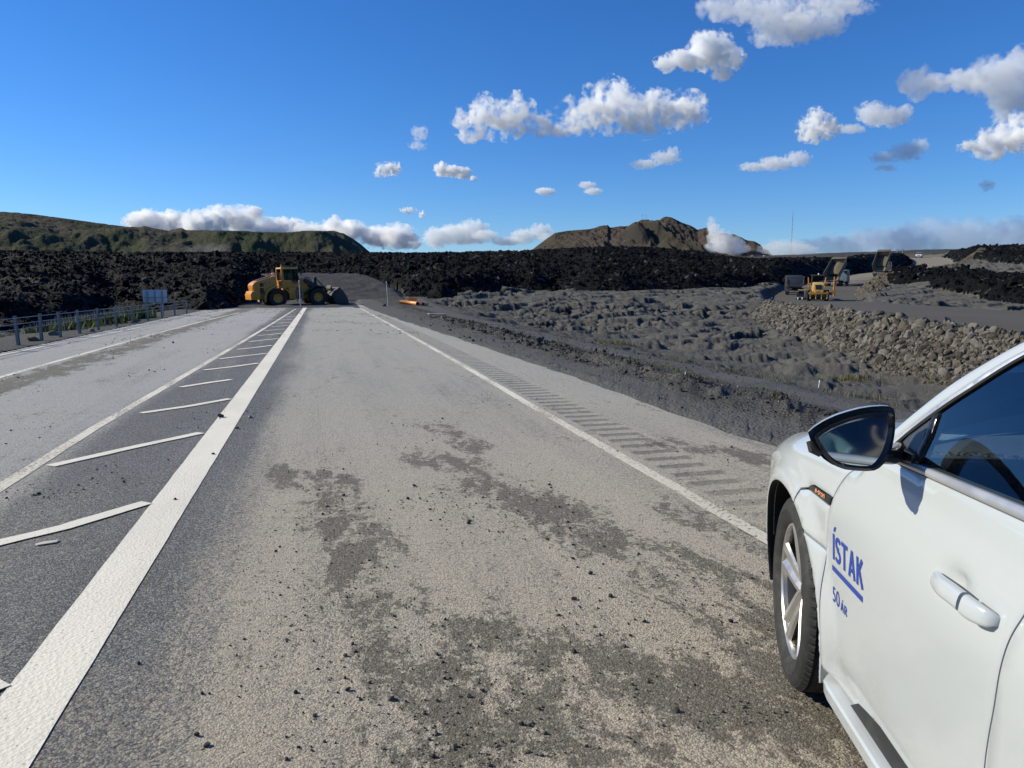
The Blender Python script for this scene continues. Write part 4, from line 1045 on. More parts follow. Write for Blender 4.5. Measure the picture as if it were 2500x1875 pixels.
# hood, windscreen, roof, nose and tail: surfaces carried across from side to side
def across(name, stations, mat, nx=25, thick=0.0, smooth=40):
    """stations: (half width, y, z at edge, crown, bow) ; crown lifts the middle, bow pushes the middle forward"""
    m = MB(); rows = []
    for hw, y, z, cr, bow in stations:
        row = []
        for k in range(nx):
            s = -1+2*k/(nx-1); e = 1-abs(s)**2.4
            row.append(m.b.verts.new((hw*s, y+bow*e, z+cr*e)))
        rows.append(row)
    for a, b in zip(rows, rows[1:]):
        for k in range(nx-1): m.b.faces.new((a[k], a[k+1], b[k+1], b[k]))
    if thick:
        bmesh.ops.solidify(m.b, geom=m.b.faces[:], thickness=thick)
    return m.build(name, mat, CAR, smooth)
def hwid(u, z): return float(HALF-inset(u, z))
hu = np.linspace(-.60, .74, 16)
across('hood', [(hwid(u, float(ztop(u)))-.004, u, float(ztop(u))-.003, .045+.035*float(sst(.7, -.2, u)), .02+.10*float(sst(0, .7, u))) for u in hu], M['car'], 31, -.02)
across('nose', [(hwid(.66, .66)-.0, .66, .70, .03, .22), (hwid(.66, .60), .67, .60, 0, .26), (hwid(.64, .45), .66, .45, 0, .26), (hwid(.6, .3), .62, .30, 0, .25), (hwid(.55, .2), .56, .20, 0, .22)], M['car'], 25, -.02)
wp = [p for p in curve(OUT, 4) if p[0] > -1.6]
across('windscreen', [(hwid(u, z)-.018, u+.004, z-.004, .012+.03*float(sst(1.06, 1.5, z)), .17*float(sst(1.62, 1.05, z))+.03) for u, z in wp if z < 1.56 and u < -.66], M['window'], 25)
across('cowl', [(hwid(-.60, 1.05)-.03, -.60, 1.045, .09, .10), (hwid(-.7, 1.1)-.03, -.68, 1.10, .012, .20)], M['black'], 25, -.01)
rp = [p for p in curve(OUT, 4) if p[0] <= -1.38 and p[1] > 1.4]
across('roof', [(hwid(u, z)-.002, u, z-.001, .045, .0) for u, z in rp], M['car'], 25, -.02)
across('tailgate', [(hwid(-3.4, 1.40)-.002, -3.4, 1.40, .03, -.05), (hwid(-3.55, 1.25), -3.58, 1.2, .0, -.08), (hwid(-3.74, 1.0), -3.72, 1.0, 0, -.10), (hwid(-3.75, .7), -3.72, .7, 0, -.12), (hwid(-3.6, .3), -3.6, .28, 0, -.12)], M['car'], 25, -.02)
across('floor_pan', [(.80, .3, .24, 0, 0), (.86, -.5, .20, 0, 0), (.86, -2.4, .20, 0, 0), (.8, -3.5, .25, 0, 0)], M['inner'], 9, -.02)
for sd_ in (-1, 1):
    panel('headlamp', [(.60, .535), (.70, .56), (.74, .66), (.67, .745), (.655, .66)], M['blackgloss'], CAR, sd_, off=.002, depth=.03, step=.03)
# cabin
MB().box((0, -.80, .93), (1.55, .42, .20), bev=.05).box((0, -.70, 1.015), (1.5, .30, .06), bev=.025).build('dashboard', M['cabin'], CAR)
MB().box((-.37, -.86, 1.045), (.40, .20, .05), bev=.022).build('instrument_hood', M['cabin'], CAR)
MB().box((0, -1.35, .62), (.26, 1.0, .30), bev=.04).build('centre_console', M['cabin'], CAR)
def torus(c, Rr, r, tilt, name, mat, parent):
    m = MB(); n1, n2 = 40, 10; M4 = Matrix.Translation(c) @ Matrix.Rotation(tilt, 4, 'X'); g = []
    for i in range(n1):
        a = 2*math.pi*i/n1
        g.append([m.b.verts.new(M4 @ Vector(((Rr+r*math.cos(2*math.pi*k/n2))*math.cos(a), (Rr+r*math.cos(2*math.pi*k/n2))*math.sin(a), r*math.sin(2*math.pi*k/n2)))) for k in range(n2)])
    for i in range(n1):
        for k in range(n2): m.b.faces.new((g[i][k], g[(i+1) % n1][k], g[(i+1) % n1][(k+1) % n2], g[i][(k+1) % n2]))
    return m.build(name, mat, parent)
sw = torus((-.37, -1.13, 1.02), .185, .016, R(68), 'steering_wheel', M['cabin'], CAR)
q = MB(); q.ball((-.37, -1.12, 1.01), .075, 2, (1, .5, .8)); q.box((-.37, -1.125, 1.015), (.34, .02, .04), (R(-22), 'X'), .006); q.box((-.37, -1.10, .95), (.05, .02, .14), (R(-22), 'X'), .006); q.cyl((-.37, -1.10, 1.0), (-.37, -.85, .93), .035); q.build('wheel_hub', M['cabin'], sw)
for x_ in (-.37, .37):
    s = MB(); s.box((x_, -1.62, .58), (.52, .56, .16), (R(6), 'X'), .05); s.build('seat', M['seat'], CAR)
    s = MB(); s.box((x_, -1.96, .93), (.50, .15, .66), (R(-14), 'X'), .06); s.box((x_, -2.07, 1.31), (.27, .10, .17), (R(-10), 'X'), .04); s.build('seat_back', M['seat'], CAR)
MB().box((0, -2.75, .60), (1.3, .5, .16), bev=.05).box((0, -3.03, .95), (1.3, .15, .62), (R(-14), 'X'), .05).build('rear_seat', M['seat'], CAR)
# wheels
def tyre_mesh():
    m = MB(); w_ = .1275
    half = [(.262, .098), (.272, .112), (.290, .121), (.315, .127), (.318, .1285), (.321, .127), (.340, .1235), (.352, .118), (.363, .108), (.3685, .097), (.3705, .088), (.366, .086), (.366, .079), (.3725, .077), (.3745, .045), (.368, .043), (.368, .031), (.3748, .029), (.375, 0)]
    prof = [(r, -h) for r, h in half]+[(r, h) for r, h in half[::-1][1:]]
    m.lathe(prof, (0, 0, 0), 'x', 96)
    for k in range(72):                                      # tread and shoulder blocks
        a = 2*math.pi*k/72
        for s in (-1, 1):
            c = Vector((s*.098, .3655*math.cos(a), .3655*math.sin(a)))
            m.box(c, (.028, .021, .010), Matrix.Rotation(a-math.pi/2, 4, 'X') @ Matrix.Rotation(s*.62, 4, 'Y'), .002, 1)
    return m.mesh('tyre', 30)
def rim_mesh():
    m = MB()
    m.lathe([(.246, .080), (.248, .097), (.254, .104), (.262, .104), (.2645, .098), (.256, .092), (.246, .080)], (0, 0, 0), 'x', 72)
    for k in range(5):
        a0 = 2*math.pi*k/5+.10; Rm = Matrix.Rotation(a0, 4, 'X')
        secs = [(.030, .046, .066, .030), (.075, .050, .076, .030), (.12, .053, .083, .030), (.17, .060, .089, .026), (.21, .068, .094, .022), (.250, .080, .100, .016)]
        rows = []
        for r, hw, x, th in secs:
            pts = [(x-th, -hw*.8), (x-.010, -hw), (x, -hw*.86), (x+.003, -hw*.42), (x-.012, -hw*.12), (x-.012, hw*.12), (x+.003, hw*.42), (x, hw*.86), (x-.010, hw), (x-th, hw*.8)]
            rows.append([m.b.verts.new(Rm @ Vector((px_, py_, r))) for px_, py_ in pts])
        for a, b in zip(rows, rows[1:]):
            for j in range(10): m.b.faces.new((a[j], a[(j+1) % 10], b[(j+1) % 10], b[j]))
        m.b.faces.new(rows[0]); m.b.faces.new(rows[-1][::-1])
    m.lathe([(.0, .066), (.030, .066), (.034, .063), (.046, .060), (.060, .050), (.064, .02)], (0, 0, 0), 'x', 40)
    for k in range(5):
        a = 2*math.pi*(k+.5)/5+.10; m.cyl((.045, .048*math.cos(a), .048*math.sin(a)), (.062, .048*math.cos(a), .048*math.sin(a)), .008, seg=10)
    return m.mesh('rim', 28)
ty, ri = tyre_mesh(), rim_mesh()
bm_ = MB(); bm_.lathe([(.262, -.10), (.250, -.098), (.236, -.06), (.232, .03), (.240, .080), (.2465, .082), (.262, .06)], (0, 0, 0), 'x', 72); ba = bm_.mesh('rim_barrel', 30); ba.materials.append(plain_mat('dark barrel alloy', (.16, .145, .125), .45, .8, .1, 6))  # barrel coloured darker than the spokes
for y_, steer in ((-.045, -R(6)), (-2.95, 0)):
    for s in (-1, 1):
        wl = empty('wheel', (0, 0, 0)); wl.parent = CAR
        wl.location = (s*(HALF-.148), y_, .374); wl.rotation_euler = (0, 0, steer+(math.pi if s < 0 else 0))
        if not ty.materials: ty.materials.append(M['rubber']); ri.materials.append(M['alloy'])
        for nm, me in (('tyre', ty), ('rim', ri), ('rim_barrel', ba)):
            o = bpy.data.objects.new(nm, me); COL.objects.link(o); o.parent = wl
        MB().lathe([(0, .0), (.17, .0), (.185, .004), (.185, -.02), (0, -.02)], (-.01, 0, 0), 'x', 40).build('brake_disc', M['disc'], wl)
        MB().lathe([(0, .0672), (.026, .0672), (.029, .064)], (0, 0, 0), 'x', 32).build('hub_cap', M['blackgloss'], wl)
# wing mirror: its glass faces back and a little inwards
mc = None
def on_plane(px, py, c, n):
    r = ray(px, py); return loc(cC+r*(((c-cC)@n)/(r@n)))
def car2world(p): return co+crt*p[0]+cfw*p[1]+np.array([0, 0, p[2]])
mloc = np.array([-(V0+HALF)+.735, -.0, 0]); r_ = ray(2085, 1075); tt = .735/(r_@crt); mcw = cC+r_*tt
tgt = car2world(np.array([-.47, -1.45, 1.13]))
di = (mcw-cC)/np.linalg.norm(mcw-cC); do = (tgt-mcw)/np.linalg.norm(tgt-mcw); mn = (do-di)/np.linalg.norm(do-di)
def K(l): return [(1940+x/7.373, 980+y/7.373) for x, y in l]
GL = K([(445, 665), (560, 580), (700, 500), (850, 440), (1000, 388), (1150, 350), (1300, 318), (1450, 298), (1600, 285), (1675, 292), (1700, 330), (1703, 450), (1685, 600), (1650, 740), (1600, 890), (1540, 1000), (1470, 1090), (1400, 1150), (1330, 1166), (1200, 1163), (1000, 1140), (850, 1105), (740, 1050), (650, 975), (580, 880), (530, 800), (480, 720)])
BZ = K([(362, 640), (470, 545), (640, 440), (830, 355), (1000, 300), (1200, 245), (1400, 212), (1600, 198), (1720, 205), (1785, 250), (1810, 330), (1812, 480), (1795, 640), (1755, 840), (1690, 1000), (1610, 1120), (1520, 1205), (1430, 1245), (1300, 1256), (1100, 1248), (900, 1225), (750, 1170), (620, 1080), (520, 970), (450, 860), (395, 750)])
mir = empty('wing_mirror', (0, 0, 0)); mir.parent = CAR
gl = [on_plane(x, y, mcw, mn) for x, y in GL]; bz = [on_plane(x, y, mcw, mn) for x, y in BZ]
mnl = np.array([mn@crt, mn@cfw, mn[2]])
fwd = np.array([0.12, 1.0, -.02]); fwd /= np.linalg.norm(fwd)
cen = np.mean(bz, axis=0)
m = MB(); m.face([p-mnl*.004 for p in gl]); m.build('mirror_glass', M['mirrorglass'], mir, 0)
m = MB(); n_ = 72
def loop(P): return resample([(0, 0)], 1) if False else np.array([np.array([np.interp(t, np.linspace(0, 1, len(P)+1), [q[k] for q in P]+[P[0][k]]) for k in range(3)]) for t in np.linspace(0, 1, n_, endpoint=False)])
GLr, BZr = loop(gl), loop(bz)
a_ = [m.b.verts.new(p-mnl*.004) for p in GLr]; b_ = [m.b.verts.new(p+mnl*.004) for p in (GLr*.55+BZr*.45)]; c_ = [m.b.verts.new(p) for p in BZr]; d_ = [m.b.verts.new(p+fwd*.022+(p-cen)*.01) for p in BZr]
for r0, r1 in ((a_, b_), (b_, c_), (c_, d_)):
    for k in range(n_): m.b.faces.new((r0[k], r1[k], r1[(k+1) % n_], r0[(k+1) % n_]))
m.build('mirror_bezel', M['blackgloss'], mir, 35)
# shell: rings shrinking forward; upper part white, lower part black
rings = []
for t in np.linspace(0, 1, 12):
    s = math.sqrt(max(0, 1-t**2.3)); s = .06+.94*s
    rings.append([cen+(p-cen)*np.array([s*.6+.4*s, s, s])*(1.09 if t < .45 else 1.04)+fwd*(.012+.105*t)+np.array([.012, 0, .004])*t+np.array([-.005, 0, .009]) for p in BZr])
low_line = lambda p: p[2] < cen[2]-.028+.30*(p[0]-cen[0])*-.2
mw, mb_ = MB(), MB()
for mm, want in ((mw, False), (mb_, True)):
    vs = [[mm.b.verts.new(p) for p in rg_] for rg_ in rings]
    for i in range(len(rings)-1):
        for k in range(n_):
            j = (k+1) % n_; c0 = (rings[i][k]+rings[i][j]+rings[i+1][k])/3
            if low_line(c0) == want: mm.b.faces.new((vs[i][k], vs[i+1][k], vs[i+1][j], vs[i][j]))
    if not want: mm.b.faces.new(vs[-1])
    loose = [v for v in mm.b.verts if not v.link_faces]; bmesh.ops.delete(mm.b, geom=loose, context='VERTS')
mw.build('mirror_shell', M['car'], mir, 50); mb_.build('mirror_base', M['black'], mir, 50)
p0 = on_plane(*K([(330, 790)])[0], mcw, mn); p1 = on_plane(*K([(480, 925)])[0], mcw, mn)
MB().tube([p0+fwd*.02+np.array([-.004, 0, .008]), (p0+p1)/2+fwd*.012+np.array([-.008, 0, -.003]), p1+fwd*.008+np.array([.0, 0, -.006])], [.010, .013, .008], 10).build('turn_signal', M['black'], mir)
inn = on_plane(*K([(1640, 1010)])[0], mcw, mn)
xd = -HALF+float(inset(-.80, 1.10))
MB().tube([inn+fwd*.045+np.array([-.03, 0, .0]), (inn[0]+.035, inn[1]+.045, inn[2]-.006), (xd+.01, -.815, 1.118), (xd+.06, -.82, 1.118)], [.026, .023, .026, .03], 14).build('mirror_arm', M['blackgloss'], mir, 60)
MB().box((xd+.012, -.845, 1.118), (.03, .15, .032), bev=.012).build('mirror_foot', M['blackgloss'], mir)
# lettering: words laid on the door
def words(txt, u0, u1, z0, z1, mat, parent, bold, name, cap=True, off=.0016, slope=0.0, spacing=1.0):
    cu = bpy.data.curves.new('t', 'FONT'); cu.body = txt; cu.offset = bold; cu.resolution_u = 6; cu.space_character = spacing
    o = bpy.data.objects.new('t', cu); COL.objects.link(o)
    me = bpy.data.meshes.new_from_object(o.evaluated_get(bpy.context.evaluated_depsgraph_get())); bpy.data.objects.remove(o)
    b = bmesh.new(); b.from_mesh(me); bmesh.ops.triangulate(b, faces=b.faces[:])
    for _ in range(2):
        bmesh.ops.subdivide_edges(b, edges=[e for e in b.edges if e.calc_length() > .12], cuts=1)
        bmesh.ops.triangulate(b, faces=b.faces[:])
    xs = [v.co.x for v in b.verts]; ys_ = [v.co.y for v in b.verts]; x0, x1 = min(xs), max(xs)
    capt = {True: .0}.get(cap, 0)
    h0, h1 = cap if isinstance(cap, tuple) else (min(ys_), max(ys_))
    for v in b.verts:
        f = (v.co.x-x0)/(x1-x0); u = u0+(u1-u0)*f; z = z0+(z1-z0)*(v.co.y-h0)/(h1-h0)+slope*f
        v.co = (float(sx(u, z, off)), u, z)
    for f in b.faces: f.smooth = True
    me2 = bpy.data.meshes.new(name); b.to_mesh(me2); b.free(); bpy.data.meshes.remove(me)
    return link(name, me2, mat, parent)
def st(pts, w, w2=None):
    """stroke: a broken line of width w as a polygon"""
    P = np.array(pts, float); n = len(P); L, Rr = [], []
    for i in range(n):
        d = P[min(i+1, n-1)]-P[max(i-1, 0)]; d /= np.linalg.norm(d); q = np.array([-d[1], d[0]])
        k = 1.0
        if 0 < i < n-1:
            d1 = P[i]-P[i-1]; d1 /= np.linalg.norm(d1); k = 1/max(.5, abs(np.dot(d1, d)))
        L.append(P[i]+q*w/2*k); Rr.append(P[i]-q*w/2*k)
    return L+Rr[::-1]
def ell(cx_, cy_, rx, ry, a0, a1, n=14): return [(cx_+rx*math.cos(R(t)), cy_+ry*math.sin(R(t))) for t in np.linspace(a0, a1, n)]
W_ = .17
GLY = {                                                     # strokes in units of the capital height, and the advance
    'I': ([st([(.085, 0), (.085, 1)], W_)], .17),
    'ACC': ([[(.10, 1.10), (.26, 1.10), (.36, 1.32), (.20, 1.30)]], 0),
    'S': ([st(ell(.29, .735, .205, .185, 25, 265, 16)+ell(.25, .27, .225, .195, 85, -150, 18), W_*.94)], .53),
    'T': ([st([(0, .918), (.58, .918)], .165), st([(.29, .918), (.29, 0)], W_)], .58),
    'A': ([st([(.085, 0), (.33, 1)], W_*.98), st([(.33, 1), (.575, 0)], W_*.98), st([(.17, .28), (.49, .28)], .14), [(.26, 1), (.40, 1), (.40, .9), (.26, .9)]], .66),
    'K': ([st([(.085, 0), (.085, 1)], W_), st([(.12, .42), (.48, 1.0)], W_*1.02), st([(.22, .62), (.53, 0)], W_*1.02)], .62),
    '5': ([st([(.44, .935), (.13, .935)], .13), st([(.145, .99), (.115, .52)], .12), st(ell(.21, .31, .21, .245, 122, -140, 18), .13)], .50),
    '0': ([st(ell(.29, .5, .225, .44, -92, 92, 18), .125), st(ell(.29, .5, .225, .44, 88, 272, 18), .125)], .60),
    'R': ([st([(.085, 0), (.085, 1)], W_*.9), st([(.09, .93), (.30, .93)]+ell(.30, .715, .165, .215, 85, 0, 6), .145), st(ell(.30, .715, .165, .215, 3, -85, 6)+[(.30, .50), (.09, .50)], .145), st([(.27, .50), (.50, 0)], W_*.95)], .56)}
def stroke_word(seq, u0, u1, z0, z1, mat, parent, gap=.10, name='lettering', off=.0016):
    polys = []; x = 0
    for g in seq:
        if g == 'ACC': continue
        for pl in GLY[g][0]: polys.append([(p[0]+x, p[1]) for p in pl])
        x += GLY[g][1]+gap
    tot = x-gap
    for i, g in enumerate(seq):
        if g == 'ACC':
            xx = sum(GLY[h][1]+gap for h in seq[:i-1] if h != 'ACC'); sh = .0 if seq[i-1] == 'I' else .20
            polys.append([(p[0]+xx+sh-(.05 if seq[i-1] == 'I' else 0), p[1]) for p in GLY['ACC'][0][0]])
    V, F = [], []
    for pl in polys:
        F.append(list(range(len(V), len(V)+len(pl)))); V += [Vector((float(p[0]), float(p[1]))) for p in pl]
    for gx_ in np.arange(0.0, tot+.2, .12):
        for gy_ in np.arange(-.02, 1.35, .12): V.append(Vector((gx_+.013, gy_+.007)))
    vs, es, fs, ov, oe, of = geometry.delaunay_2d_cdt(V, [], F, 1, 1e-6)
    b = bmesh.new(); bv = []
    for v in vs:
        u = u0+(u1-u0)*v[0]/tot; z = z0+(z1-z0)*v[1]; bv.append(b.verts.new((float(sx(u, z, off)), u, z)))
    for k, f in enumerate(fs):
        cm = np.array([[sum(vs[i][0] for i in f)/len(f), sum(vs[i][1] for i in f)/len(f)]])
        if not any(inside(np.array(pl), cm)[0] for pl in polys): continue
        try: fc = b.faces.new([bv[i] for i in f]); fc.smooth = True
        except ValueError: pass
    bmesh.ops.delete(b, geom=[v for v in b.verts if not v.link_faces], context='VERTS')
    me = bpy.data.meshes.new(name); b.to_mesh(me); b.free(); return link(name, me, mat, parent)
stroke_word(['I', 'ACC', 'S', 'T', 'A', 'K'], -.529, -.788, .692, .779, M['blue'], door, .085)
stroke_word(['5', '0'], -.524, -.588, .546, .598, M['blue'], door, .12)
stroke_word(['A', 'ACC', 'R'], -.597, -.652, .547, .578, M['blue'], door, .12)
panel('underline', [(-.523, .652), (-.523, .670), (-.780, .670), (-.780, .652)], M['blue'], door, -1, off=.0016, depth=0, step=.02, roll=0, gap=0)
words('e-tron', -.335, -.432, .8625, .8785, M['orange_letter'], badge, .012, 'lettering', off=.0035, slope=.003)

# ------------------------------------------------------------------ the person in the driving seat
def skin(name, nodes, edges, mat, parent, sub=2, root=0, smooth=True):
    """nodes: (x,y,z,r) ; a smooth limb surface grown on a skeleton"""
    me = bpy.data.meshes.new('sk'); me.from_pydata([n[:3] for n in nodes], edges, [])
    o = bpy.data.objects.new('sk', me); COL.objects.link(o)
    md = o.modifiers.new('s', 'SKIN'); md.use_smooth_shade = True; md.branch_smoothing = .6
    if not me.skin_vertices: me.skin_vertices.new() if hasattr(me.skin_vertices, 'new') else None
    lay = me.skin_vertices[0].data
    for i, n in enumerate(nodes):
        lay[i].radius = (n[3], n[3] if len(n) < 5 else n[4]); lay[i].use_root = (i == root)
    s2 = o.modifiers.new('d', 'SUBSURF'); s2.levels = sub; s2.render_levels = sub
    res = bpy.data.meshes.new_from_object(o.evaluated_get(bpy.context.evaluated_depsgraph_get())); bpy.data.objects.remove(o); bpy.data.meshes.remove(me)
    res.name = name; res.materials.clear(); res.polygons.foreach_set('use_smooth', np.ones(len(res.polygons), bool))
    return link(name, res, mat, parent)
M['skin'] = plain_mat('skin', (.48, .27, .18), .55, 0, .08, 20)
M['shirt'] = plain_mat('pale blue checked shirt', (.45, .55, .60), .85, 0, .25, 40)
M['trouser'] = plain_mat('dark trousers', (.03, .035, .05), .9)
M['hair'] = plain_mat('grey brown hair', (.16, .13, .10), .8, 0, .4, 60)
PER = empty('person', tuple(car2world(np.array([-.37, -1.72, .68]))), -HEAD)
tag(PER, 'person in a pale blue shirt driving, one hand raised, reflected in the wing mirror', 'person')
X0 = -.0
nod = [(0, 0, .06, .13), (0, -.04, .22, .14), (0, -.08, .37, .145), (0, -.09, .46, .09), (0, -.085, .53, .052), (0, -.075, .60, .07), (0, -.055, .67, .088), (0, -.06, .735, .072),   # trunk, neck, head
       (0, .035, .635, .014), (0, .030, .59, .030),                                        # nose, chin
       (-.17, -.085, .44, .065), (-.21, .08, .29, .045), (-.19, .25, .30, .036), (-.15, .40, .40, .027), (-.135, .445, .435, .022),   # left arm to palm
       (.17, -.085, .44, .065), (.22, .06, .26, .045), (.18, .30, .33, .034), (.14, .42, .36, .026), (.12, .46, .375, .022),
       (-.10, .10, .05, .085), (-.12, .45, .10, .06), (-.08, .70, -.20, .05), (-.07, .86, -.34, .04), (-.07, .98, -.34, .03),
       (.10, .10, .05, .085), (.12, .45, .10, .06), (.08, .70, -.20, .05), (.07, .86, -.34, .04), (.07, .98, -.34, .03)]
edg = [(0, 1), (1, 2), (2, 3), (3, 4), (4, 5), (5, 6), (6, 7), (5, 9), (6, 8), (3, 10), (10, 11), (11, 12), (12, 13), (13, 14), (3, 15), (15, 16), (16, 17), (17, 18), (18, 19),
       (0, 20), (20, 21), (21, 22), (22, 23), (23, 24), (0, 25), (25, 26), (26, 27), (27, 28), (28, 29)]
def fingers(palm, pi, d, side, up, spread, curl):
    """five fingers from the palm node: d along the hand, side across it, up out of the back of it"""
    d, side, up = Vector(d).normalized(), Vector(side).normalized(), Vector(up).normalized(); p = Vector(palm)
    for k, (off, L) in enumerate([(-.030, .070), (-.010, .080), (.010, .075), (.030, .060)]):
        b = p+side*off+d*.030; dd = (d+side*(off*spread)).normalized(); q1 = b+dd*L*.5; q2 = q1+(dd-up*curl).normalized()*L*.5
        i = len(nod); nod.extend([(*b, .0105), (*q1, .0092), (*q2, .0075)]); edg.extend([(pi, i), (i, i+1), (i+1, i+2)])
    b = p-side*.035-d*.01; i = len(nod); q1 = b+(d*.5-side*.8).normalized()*.035; q2 = q1+(d*.85-side*.4).normalized()*.03
    nod.extend([(*b, .013), (*q1, .011), (*q2, .0085)]); edg.extend([(pi, i), (i, i+1), (i+1, i+2)])
fingers(nod[14][:3], 14, (.15, .62, .75), (.35, .55, -.45), (-.8, -.3, .3), 9, .15)
fingers(nod[19][:3], 19, (-.3, .7, .1), (.5, .3, .7), (.3, .3, .6), 3, .9)
body = skin('body', nod, edg, M['skin'], PER)
sh = [(0, 0, .07, .15), (0, -.04, .22, .16), (0, -.08, .37, .165), (0, -.088, .465, .10), (-.17, -.085, .44, .082), (-.21, .08, .29, .060), (-.19, .24, .30, .050), (.17, -.085, .44, .082), (.22, .06, .26, .060), (.18, .28, .325, .050)]
skin('shirt', sh, [(0, 1), (1, 2), (2, 3), (2, 4), (4, 5), (5, 6), (2, 7), (7, 8), (8, 9)], M['shirt'], PER)
skin('trousers', [(0, 0, .04, .15), (-.10, .10, .05, .10), (-.12, .45, .10, .072), (-.08, .70, -.20, .062), (-.07, .84, -.32, .055), (.10, .10, .05, .10), (.12, .45, .10, .072), (.08, .70, -.20, .062), (.07, .84, -.32, .055)], [(0, 1), (1, 2), (2, 3), (3, 4), (0, 5), (5, 6), (6, 7), (7, 8)], M['trouser'], PER)
skin('hair', [(0, -.10, .69, .085), (0, -.06, .765, .075), (0, -.02, .785, .05)], [(0, 1), (1, 2)], M['hair'], PER)
skin('beard', [(-.055, -.01, .59, .022), (-.02, .028, .575, .026), (.02, .028, .575, .026), (.055, -.01, .59, .022)], [(0, 1), (1, 2), (2, 3)], M['hair'], PER)
ey = MB(); ey.ball((-.032, .022, .672), .012, 2); ey.build('eye', plain_mat('eye white', (.6, .6, .58), .2), PER); ey = MB(); ey.ball((.032, .022, .672), .012, 2); ey.build('eye', bpy.data.materials['eye white'], PER)
for s in (-1, 1): MB().ball((s*.086, -.06, .655), .03, 2, (.35, .7, 1)).build('ear', M['skin'], PER)
MB().tube([(-.60, -1.83, 1.20), (-.50, -1.66, 1.13), (-.38, -1.575, 1.0), (-.22, -1.58, .84)], .02, 6).build('seat_belt', M['inner'], CAR)

# ------------------------------------------------------------------ wheel loader across the end of the road
M['yellow'] = plain_mat('machine yellow', (.62, .235, .012), .42, 0, .12, 2.2, dirt=((.20, .16, .11), .45))
M['yellow2'] = plain_mat('pale machine yellow', (.62, .42, .10), .45, 0, .12, 2.2, dirt=((.25, .22, .16), .4))
M['steel'] = plain_mat('worn dark steel', (.065, .055, .050), .55, .4, .3, 3, dirt=((.16, .13, .10), .5))
M['bucket'] = plain_mat('rusty bucket steel', (.060, .042, .034), .65, .2, .35, 2.5, dirt=((.10, .08, .06), .5))
M['darkmetal'] = plain_mat('black machine parts', (.016, .016, .018), .6, dirt=((.12, .10, .08), .3))
M['galv'] = plain_mat('galvanised steel', (.24, .25, .26), .5, .6, .1, 8)
M['cabglass'] = m_window(); M['cabglass'].name = 'machine cab glass'
M['redrail'] = plain_mat('red painted rail', (.34, .08, .03), .5)
M['beacon'] = plain_mat('orange beacon lens', (.85, .22, .03), .25)
M['white'] = plain_mat('white paint', (.72, .72, .70), .5, dirt=((.4, .38, .33), .4))
M['lampglass'] = plain_mat('lamp glass', (.75, .75, .72), .15)
def big_wheel(parent, name, c, r, w, rim=None, ax='y', mat_rim=None, lugs=22):
    e = empty(name, c); e.parent = parent
    h = w/2
    m = MB(); m.lathe([(r*.52, -h*.8), (r*.62, -h*.98), (r*.80, -h), (r*.93, -h*.92), (r*.97, -h*.72), (r*.965, 0), (r*.97, h*.72), (r*.93, h*.92), (r*.80, h), (r*.62, h*.98), (r*.52, h*.8)], (0, 0, 0), ax, 40)
    for k in range(lugs):
        a = 2*math.pi*k/lugs
        for s in (-1, 1):
            aa = a+(.5*2*math.pi/lugs if s > 0 else 0)
            p = {'y': (r*.975*math.cos(aa), s*h*.45, r*.975*math.sin(aa)), 'x': (s*h*.45, r*.975*math.cos(aa), r*.975*math.sin(aa))}[ax]
            rot = Matrix.Rotation(-aa, 4, 'Y') if ax == 'y' else Matrix.Rotation(aa, 4, 'X')
            d = (r*.07, h*.95, r*.10) if ax == 'y' else (h*.95, r*.07, r*.10)
            m.box(p, d, rot)
    m.build('tyre', M['rubber'], e)
    q = MB(); q.lathe([(0, -h*.55), (r*.2, -h*.58), (r*.24, -h*.35), (r*.46, -h*.45), (r*.53, -h*.82), (r*.55, -h*.8), (r*.55, h*.8), (r*.53, h*.82), (r*.46, h*.45), (r*.24, h*.35), (r*.2, h*.58), (0, h*.58)], (0, 0, 0), ax, 32)
    q.build('rim', mat_rim or M['yellow'], e)
    return e
